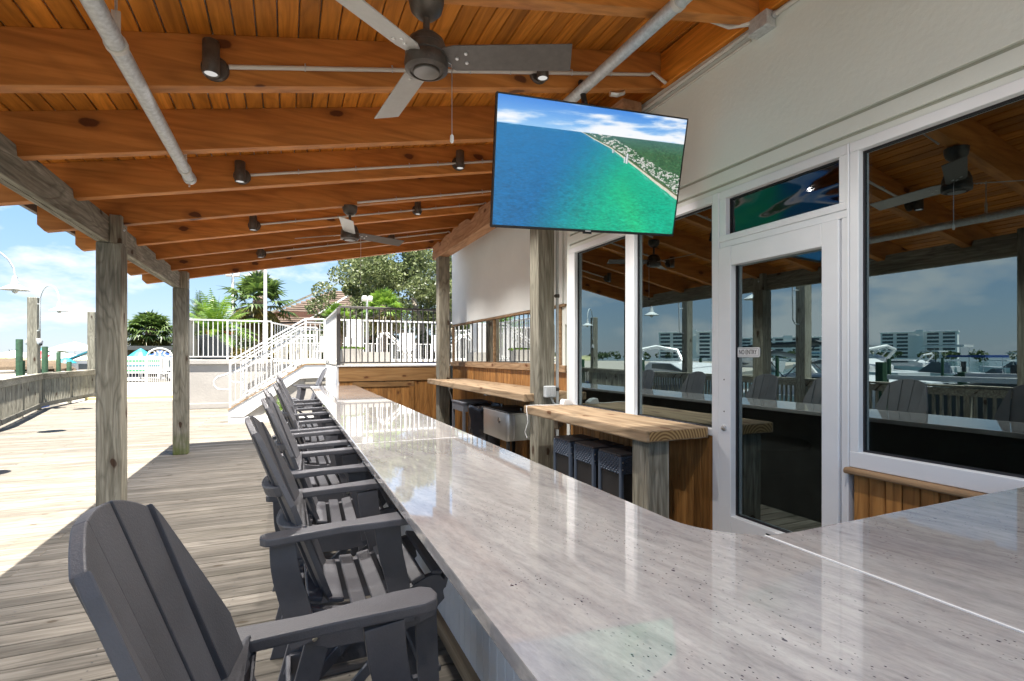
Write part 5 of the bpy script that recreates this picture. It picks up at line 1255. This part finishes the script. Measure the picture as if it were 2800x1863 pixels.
# ------------------------------------------------------------------ gate
GY = 28.3
gt = thing('arched_gate', 'white metal gate with arched top and club initials seen from behind', 'gate', (-5.4, GY, 0))
def gx(u): # x on plane y=GY
    r = (u-1400)/1403; return GY*(.4015+.9159*r)/(.9159-.4015*r)
ga, gb_, gc = gx(402), gx(472), gx(330)
gw = gb_-ga
for x_ in (ga, ga+gw): span('gate_post', x_-.04, x_+.04, GY-.04, GY+.04, 0, 1.55, M['whitepaint'], gt)
for zz in (.12, .80, .93, 1.50): span('rail', ga+.04, ga+gw-.04, GY-.02, GY+.02, zz, zz+.045, M['whitepaint'], gt)
for i in range(1, 12): span('picket', ga+gw*i/12-.011, ga+gw*i/12+.011, GY-.011, GY+.011, .165, 1.50, M['whitepaint'], gt)
MB().tube([(ga+gw/2-gw/2*math.cos(math.pi*i/16), GY, 1.53+.44*math.sin(math.pi*i/16)) for i in range(17)], .035, 8).build('arch', M['whitepaint'], gt, True)
mirr = Matrix.Translation((ga+gw/2, GY, 1.72)) @ Matrix.Rotation(math.pi/2, 4, 'X') @ Matrix.Diagonal((-1, 1, 1, 1))
text('DYC', .38, mirr, M['whitepaint'], gt, ext=.012, sx=1.15, bold=.008)
t = picket_rail('boundary_fence', 'white picket fence left of the arched gate', [(-6.7, GY, 0), (ga-.06, GY, 0)], 1.50, M['whitepaint'], pick=.12, zb=.12, mid=None, cat='fence', pw=.022)
picket_rail('boundary_fence', 'white picket fence right of the arched gate, behind the timber post', [(gb_+.06, GY, 0), (-3.1, GY, 0)], 1.50, M['whitepaint'], pick=.12, zb=.12, cat='fence', pw=.022)

# ------------------------------------------------------------------ beyond the gate and the marina
def kiosk(label, x_, y_, z0, w_, d_, h_, wall, trim, roof, rz0=0, win=True):
    t = thing('vendor_hut', label, 'hut', (0, 0, 0)); 
    span('wall', -w_/2, w_/2, -d_/2, d_/2, 0, h_, M[wall], t)
    for sx in (-1, 1): span('corner_post', sx*w_/2-.08, sx*w_/2+.08, -d_/2-.08, -d_/2+.08, 0, h_, M[trim], t)
    span('window', -w_*.3, w_*.25, -d_/2-.02, -d_/2+.01, h_*.4, h_*.8, M['condoglass'], t); span('counter_shelf', -w_*.35, w_*.3, -d_/2-.25, -d_/2-.021, h_*.36, h_*.39, M['white'], t)
    MB().prism([(-w_/2-.4, h_-.05), (0, h_+w_*.28), (w_/2+.4, h_-.05), (w_/2+.4, h_+.12), (0, h_+w_*.28+.17), (-w_/2-.4, h_+.12)], -d_/2-.4, d_/2+.4).build('roof', M[roof], t)
    t.location = (x_, y_, z0); t.rotation_euler = (0, 0, rz0); return t
x_, y_ = atpx(256, 64); kiosk('pink and white hut with turquoise roof edge across the harbour', x_, y_, -.9, 4.2, 3.4, 2.0, 'white', 'pink', 'teal', R(10))
# delivery truck behind the fence
x_, y_ = atpx(372, 33)
tr = thing('box_truck', 'white box truck with green stripes parked behind the white fence', 'truck', (0, 0, 0))
span('box', -1.5, 1.6, -1, 1, .55, 1.62, M['white'], tr)
for i in range(3): span('stripe', -1.45, 1.5, -1.012, -1.002, .7+i*.3, .78+i*.3, M['green' if i != 1 else 'teal'], tr)
span('cab', 1.62, 2.7, -.95, .95, .45, 1.5, M['white'], tr); span('cab_window', 1.9, 2.6, -.965, -.952, .95, 1.38, M['condoglass'], tr)
for xw_ in (-.9, 2.1):
    wl = MB().lathe([(.36, -.1), (.38, 0), (.36, .1)], (xw_, -.93, .38), 20, 'y').build('wheel', M['black'], tr, True); MB().lathe([(.2, -.115), (.2, -.101)], (xw_, -.93, .38), 16, 'y').build('hub', M['steel'], wl)
tr.location = (x_, y_, -.02); tr.rotation_euler = (0, 0, 0)
def umbrella(name, label, x_, y_, z0, h_, r0, mat, cat='umbrella', group='open sun umbrellas by the harbour'):
    t = thing(name, label, cat, (x_, y_, z0), group=group)
    MB().lathe([(.04, 0), (.04, h_)], (x_, y_, z0), 8).build('pole', M['white'], t)
    MB().lathe([(r0, h_*.72), (r0*.98, h_*.70), (r0*.5, h_*.88), (.05, h_+.02)], (x_, y_, z0), 16).build('canopy', M[mat], t)
x_, y_ = atpx(440, 36); umbrella('sun_umbrella', 'blue sun umbrella seen through the arched gate', x_, y_, 0, 2.0, 1.1, 'blue')
x_, y_ = atpx(385, 37); umbrella('sun_umbrella', 'teal sun umbrella behind the white fence left of the gate', x_, y_, 0, 2.15, .9, 'teal')
x_, y_ = atpx(412, 38)
dk = thing('dark_shelter', 'low dark roofed shelter behind the arched gate', 'shelter', (x_, y_, 0)); span('roof', x_-3, x_+5, y_+2, y_+6, 2.1, 2.4, M['charcoal'], dk)
for sx in (-2.8, 0, 2.6, 4.8): span('post', x_+sx, x_+sx+.15, y_+2.1, y_+2.25, 0, 2.1, M['white'], dk)
span('rear_wall', x_-3, x_+5, y_+5.8, y_+6, 0, 2.1, M['charcoal'], dk)
# quay land and tiki huts on the left
sheet('quay', [(-60, 60), (-16, 38), (-9, 30), (-9, 150), (-160, 260), (-200, 150)], -.9, M['concrete'], .9)
def tiki(label, u, D, w_, zt):
    x_, y_ = atpx(u, D); t = thing('tiki_hut', label, 'tiki hut', (x_, y_, -.9), group='thatched tiki huts')
    m = MB(); n_ = 20; pr = [(w_*.52, zt-1.0), (w_*.50, zt-.75), (w_*.34, zt-.25), (w_*.1, zt), (0, zt+.02)]
    vs = []; 
    for j, (r0, z0) in enumerate(pr):
        for k in range(n_): a = 2*math.pi*k/n_; q = r0*(1+.08*noise.noise(Vector((k, j, w_)))); vs.append((x_+q*math.cos(a), y_+q*math.sin(a)*.7, z0+.12*noise.noise(Vector((k*1.7, j, 3)))))
    m.add(vs, [(j*n_+k, j*n_+(k+1) % n_, (j+1)*n_+(k+1) % n_, (j+1)*n_+k) for j in range(len(pr)-1) for k in range(n_)]); m.build('thatch_roof', M['thatch'], t)
    for sx in (-.38, -.1, .2, .4): span('post', x_+sx*w_-.1, x_+sx*w_+.1, y_-w_*.2, y_-w_*.2+.2, -.9, zt-.9, M['white'], t)
    span('bench', x_-w_*.4, x_+w_*.4, y_-w_*.15, y_, -.5, -.1, M['white'], t)
tiki('long thatched tiki hut at the left edge of the photo', 15, 50, 7.0, 1.35); tiki('thatched tiki hut between the green pilings', 75, 55, 5.5, 1.2); tiki('thatched tiki hut right of the second green piling', 128, 53, 4.6, 1.1)
for i, (u, D, w_, zt, mt, lb) in enumerate([(40, 70, 6, 2.4, 'white', 'white peaked tent behind the left tiki hut'), (112, 70, 3, 2.3, 'red', 'red umbrella between the pilings in the distance'), (117, 80, 2.6, 3.0, 'teal', 'small turquoise umbrella above the red one'), (150, 75, 9, 2.3, 'white', 'wide white tent behind the thin piling'), (185, 68, 6, 2.0, 'white', 'white tent with a low peak before the pink hut'), (205, 82, 8, 3.9, 'white', 'tall white tent roof behind the pink hut'), (180, 60, 2.2, 1.5, 'teal', 'turquoise canopy beside the short piling')]):
    x_, y_ = atpx(u, D); umbrella('event_tent' if w_ > 4 else 'sun_umbrella', lb, x_, y_, -.9, zt+.9, w_/2, mt, 'tent' if w_ > 4 else 'umbrella', 'tents and umbrellas across the harbour')

def hull(L_, B_, H_, mat, t, name='hull', dk_=None, bow=.9):
    m = MB(); ns_ = 14; rows = []
    for i in range(ns_+1):
        u = i/ns_; wv_ = B_/2*(1-max(0, (u-.45)/.55)**2.2)*(.92+.08*min(1, u*5)); x_ = -L_/2+L_*u; sh = H_*(1+.28*u*u)
        rows.append([(x_, -wv_, sh), (x_-.05*L_*0, -wv_*.92, sh*.5), (x_-(.08*L_ if u > .8 else 0)*((u-.8)/.2), -wv_*.55, .02), (x_-(.08*L_ if u > .8 else 0)*((u-.8)/.2 if u > .8 else 0), wv_*.55, .02), (x_, wv_*.92, sh*.5), (x_, wv_, sh)])
    vs = [p for r in rows for p in r]; fs = []
    for i in range(ns_):
        for j in range(5): fs.append((i*6+j, i*6+j+1, (i+1)*6+j+1, (i+1)*6+j))
        fs.append((i*6+5, i*6, (i+1)*6, (i+1)*6+5))
    fs += [(0, 1, 2, 3, 4, 5)]
    m.add(vs, fs).build(name, mat, t, True)
def cabin(pts, wfrac, t, name, mat, y0, y1):
    MB().prism(pts, y0, y1).build(name, mat, t, bev=.04)
def yacht(label, x_, y_, rz0, L_=11, B_=3.6, z0=-1.75, bim=True, group=None):
    t = thing('motor_yacht', label, 'yacht', (0, 0, 0), group=group)
    hull(L_, B_, 1.75*L_/11, M['white'], t); s = L_/11
    H0 = 1.75*s
    MB().prism([(-.28*L_, H0*.95), (.38*L_, H0*1.05), (.30*L_, H0+.45*s), (.12*L_, H0+.95*s), (-.15*L_, H0+1.0*s), (-.28*L_, H0+.5*s)], -B_*.36, B_*.36).build('cabin', M['white'], t, bev=.12)
    MB().prism([(.13*L_, H0+.55*s), (.26*L_, H0+.50*s), (.12*L_, H0+.90*s), (-.10*L_, H0+.9*s), (-.10*L_, H0+.6*s)], -B_*.372, B_*.372).build('window_band', M['condoglass'], t)
    MB().prism([(.05*L_, H0*.62), (.36*L_, H0*.80), (.30*L_, H0*.92), (-.05*L_, H0*.75)], -B_*.505, B_*.505).build('hull_window', M['condoglass'], t)
    MB().tube([(-.2*L_, -B_*.4, H0+.7*s), (-.28*L_, -B_*.38, H0+1.7*s), (-.31*L_, 0, H0+1.95*s), (-.28*L_, B_*.38, H0+1.7*s), (-.2*L_, B_*.4, H0+.7*s)], .13*s, 8).build('radar_arch', M['white'], t, True)
    if bim:
        MB().prism([(-.34*L_, H0+2.2*s), (-.02*L_, H0+2.35*s), (.04*L_, H0+2.2*s), (-.02*L_, H0+2.45*s), (-.34*L_, H0+2.3*s)], -B_*.36, B_*.36).build('bimini', M['charcoal'], t)
        for xx in (-.3, -.02):
            for s_ in (-1, 1): MB().tube([(xx*L_, s_*B_*.33, H0+2.25*s), (-.15*L_, s_*B_*.38, H0+.8*s)], .02, 6).build('bimini_strut', M['black'], t)
    MB().tube([(.30*L_, -B_*.33, H0*1.15+.45), (.43*L_, -B_*.16, H0*1.22+.5), (.47*L_, 0, H0*1.24+.5), (.43*L_, B_*.16, H0*1.22+.5), (.30*L_, B_*.33, H0*1.15+.45)], .018, 6).build('bow_rail', M['steel'], t, True)
    t.location = (x_, y_, z0); t.rotation_euler = (0, 0, rz0); return t
yacht('white motor yacht with black bimini, seen in the door and big window reflections', -15.0, 13.8, R(-88), 10.5, 3.6)
yacht('white motor yacht moored farther along, seen in the middle window reflection', -17.5, 26, R(-75), 12, 3.8, bim=False)
def runabout(label, x_, y_, rz0, L_, col_, cover=None, z0=-1.75, group='small boats in the harbour'):
    t = thing('runabout_boat', label, 'boat', (0, 0, 0), group=group)
    hull(L_, L_*.33, L_*.13, M[col_], t)
    if cover: MB().prism([(-L_*.48, L_*.13), (L_*.36, L_*.16), (L_*.15, L_*.24), (-L_*.1, L_*.30), (-L_*.4, L_*.22)], -L_*.13, L_*.13).build('canvas_cover', M[cover], t, bev=.08)
    else:
        MB().prism([(-L_*.05, L_*.14), (L_*.15, L_*.15), (L_*.04, L_*.24), (-L_*.02, L_*.24)], -L_*.11, L_*.11).build('windscreen', M['condoglass'], t)
        MB().prism([(-L_*.2, L_*.38), (L_*.12, L_*.385), (L_*.1, L_*.40), (-L_*.2, L_*.40)], -L_*.12, L_*.12).build('hardtop', M[random.choice(['white', 'lightblue', 'blue', 'white'])], t)
        for s in (-1, 1):
            for q in (-.17, .09): MB().tube([(q*L_, s*L_*.1, L_*.13), (q*L_, s*L_*.1, L_*.385)], .02, 6).build('top_strut', M['white'], t)
    span('outboard_motor', -L_*.54, -L_*.48, -.18, .18, .1, L_*.22, M['black'], t)
    t.location = (x_, y_, z0); t.rotation_euler = (0, 0, rz0); return t
runabout('dark covered boat on a lift, seen in the big window reflection', -12.2, 6.3, R(-80), 7.5, 'charcoal', 'charcoal', -1.2)
runabout('white boat with blue stripe canvas at the left behind the railing', *atpx(40, 24), R(15), 6.0, 'white', 'blue', -1.75)
runabout('orange and white boat at the left edge behind the railing', *atpx(10, 20.5), R(60), 4.6, 'orange', None, -1.75)
bt = thing('boat_lift', 'white boat lift frame beside the dark covered boat, seen in reflection', 'boat lift', (-10.5, 6, -1.7))
for xx in (-9.9, -13.9):
    for yy_ in (3.0, 9.2): span('post', xx-.09, xx+.09, yy_-.09, yy_+.09, -1.75, 1.1, M['pilinggreen'], bt)
for xx in (-9.9, -13.9): span('beam', xx-.07, xx+.07, 3.1, 9.1, .95, 1.08, M['white'], bt)
# buoys seen through the balusters
for i, (u, vv_) in enumerate([(137, 1078), (210, 1073), (280, 1078)]):
    x_, y_ = atpx(u, 26)
    t = thing('mooring_buoy', ['red and white float left, seen between the railing balusters', 'red and white float seen between the balusters near the tall post', 'red and white float hidden mostly by the tall porch post'][i], 'buoy', (x_, y_, -1.75), group='red and white floats')
    MB().lathe([(0, -.25), (.5, -.2), (.62, .1), (.55, .32)], (x_, y_, -1.05), 16, 'x').build('float_red', M['red'], t, True); MB().lathe([(.55, .33), (.4, .55), (0, .65)], (x_, y_, -1.05), 16, 'x').build('float_white', M['white'], t, True)
# reflected harbour: rows of moored boats
lb_pos = ['nearest row', 'second row', 'third row', 'far row']
rg = random.Random(21)
def pos_w(v): return 'level with the bar' if v < 8 else ('level with the mid bar' if v < 14 else 'level with the stair' if v < 20 else ('level with the gate' if v < 34 else ('just beyond the gate' if v < 47 else 'beyond the gate' if v < 60 else 'far beyond the gate')))

for i in range(34):
    row = i % 4; yy_ = -4+ (i//4)*12.5 + rg.uniform(-3, 3); xx = -34-row*22+rg.uniform(-4, 4) - yy_*.15
    sz = 6.5+(i*5 % 17)*.35
    if xx/max(yy_, .1) > -.55 and yy_ > 0: continue
    if yy_ > 42 and row < 2: continue
    if i % 3 == 0: o = yacht(f'white motor yacht moored across the harbour, {lb_pos[row]} of boats, {pos_w(yy_)}', xx, yy_, R(90+rg.uniform(-12, 12)), sz+3, 3.8, bim=bool(i % 2), group='moored boats across the harbour')
    else: o = runabout(f'small white {sz:.0f} metre boat moored across the harbour, {lb_pos[row]}, {pos_w(yy_)}', xx, yy_, R(90+rg.uniform(-14, 14)), sz, 'white', group='moored boats across the harbour')
def dock(label, x0, x1, y0, y1):
    t = thing('dock', label, 'dock', ((x0+x1)/2, (y0+y1)/2, -1.2), group='floating docks'); span('dock_deck', x0, x1, y0, y1, -1.3, -1.15, M['weather_y'], t)
    n_ = 6
    for i in range(n_): MB().lathe([(.14, 0), (.13, 3.2)], (x1, y0+(y1-y0)*(i+.5)/n_, -1.75), 8).build('pile', M['pilinggreen'], t)
dock('floating dock nearest the deck railing', -9.6, -8.6, -4, 26); dock('floating dock across the water', -30, -28.8, -8, 40); dock('farthest floating dock in the reflections', -58, -56.5, -10, 60)

# condominium blocks across the harbour (seen in the reflections)
def condo(label, x_, y_, rz0, w_, floors, d_=16):
    t = thing('condominium_block', label, 'apartment building', (0, 0, 0), group='white condominium blocks across the harbour')
    h_ = floors*3.1; span('wall', -w_/2, w_/2, -d_/2, d_/2, 0, h_, M['condo'], t, ch=.05); span('roof_parapet', -w_/2-.5, w_/2+.5, -d_/2-.5, d_/2+.5, h_+.02, h_+1.0, M['condo'], t, ch=.05)
    span('stair_tower', -w_*.08, w_*.02, -d_/2-1.0, -d_/2-.02, 0, h_+2.2, M['condo'], t)
    nb_ = max(4, int(w_/9))
    for f in range(floors):
        for k in range(nb_):
            xa = -w_/2+w_*(k+.12)/nb_; xb = -w_/2+w_*(k+.88)/nb_
            if xa < -w_*.0 < xb: continue
            span('window', xa, xb, -d_/2-.06, -d_/2-.01, f*3.1+.9, f*3.1+2.7, M['condoglass'], t, ch=0)
        span('balcony_slab', -w_*.47, w_*.47, -d_/2-1.4, -d_/2-1.02, f*3.1+.1, f*3.1+.75, M['condo'], t, ch=0)
    t.location = (x_, y_, -.5); t.rotation_euler = (0, 0, rz0); return t
def refl(u, D): # world point seen at image column u after mirroring in the wall plane
    r = (u-1400)/1403; lat = r*D; X = lat*.9159+D*.4015; Y = -lat*.4015+D*.9159; return 5.78-X, Y
for lb, u, D, w_, fl in (('white condominium block reflected in the big window', 2512, 430, 50, 7), ('white condominium block reflected in the window left of the door', 1893, 430, 52, 7), ('white condominium block reflected through the door glass', 2150, 470, 74, 6)):
    x_, y_ = refl(u, D); condo(lb, x_, y_, math.atan2(-x_, y_)+.12, w_, fl)
# far shore: dunes, tree line
m = MB(); r0 = np.random.default_rng(2); vs = []; n_ = 140
for j, (dist, sc_) in enumerate(((380, 0), (430, 1), (520, 1), (600, .2))):
    for i in range(n_+1):
        a = R(86+36*i/n_)
        hgt = (2.2+3.2*noise.noise(Vector((i*.21, j*2.2, 0)))+1.8*noise.noise(Vector((i*.9, j, 4))))*sc_
        vs.append((dist*math.cos(a), dist*math.sin(a), -1.8+max(0, 2.2*sc_+hgt)))
m.add(vs, [(j*(n_+1)+i, j*(n_+1)+i+1, (j+1)*(n_+1)+i+1, (j+1)*(n_+1)+i) for j in range(3) for i in range(n_)])
struct(m.build('dune_hills', M['sand'], None, True))
cs = []
for i in range(260):
    a = R(rg.uniform(95, 205)); d_ = rg.uniform(440, 500); cs.append(((d_*math.cos(a), d_*math.sin(a), rg.uniform(1, 4.0)), rg.uniform(2, 4.2)))
vs, fs = leaf_cloud(cs, 16000, 1.0, 3); tag(MB().add(vs, fs).build('distant_treeline', M['hedge'], None), kind='stuff')
# clutter on the quay: small white tables and colourful kayaks
for i in range(14):
    u = 20+i*17; D = 44+(i*7 % 11); x_, y_ = atpx(u, D); c_ = ['yell', 'red', 'yell', 'lightblue', 'red', 'white'][i % 6]
    t = thing('kayak', f'{["yellow", "red", "lime", "light blue", "crimson", "white"][i % 6]} kayak on the far quay, {["left of the camera lamp post", "between the green pilings", "near the pink hut"][i//6]}', 'kayak', (0, 0, 0), group='kayaks on the far quay'); hull(3.2, .8, .35, M[c_], t); span('seat', -.3, .2, -.2, .2, .3, .42, M['black'], t); t.location = (x_, y_, -.9); t.rotation_euler = (0, 0, R(i*37 % 180))
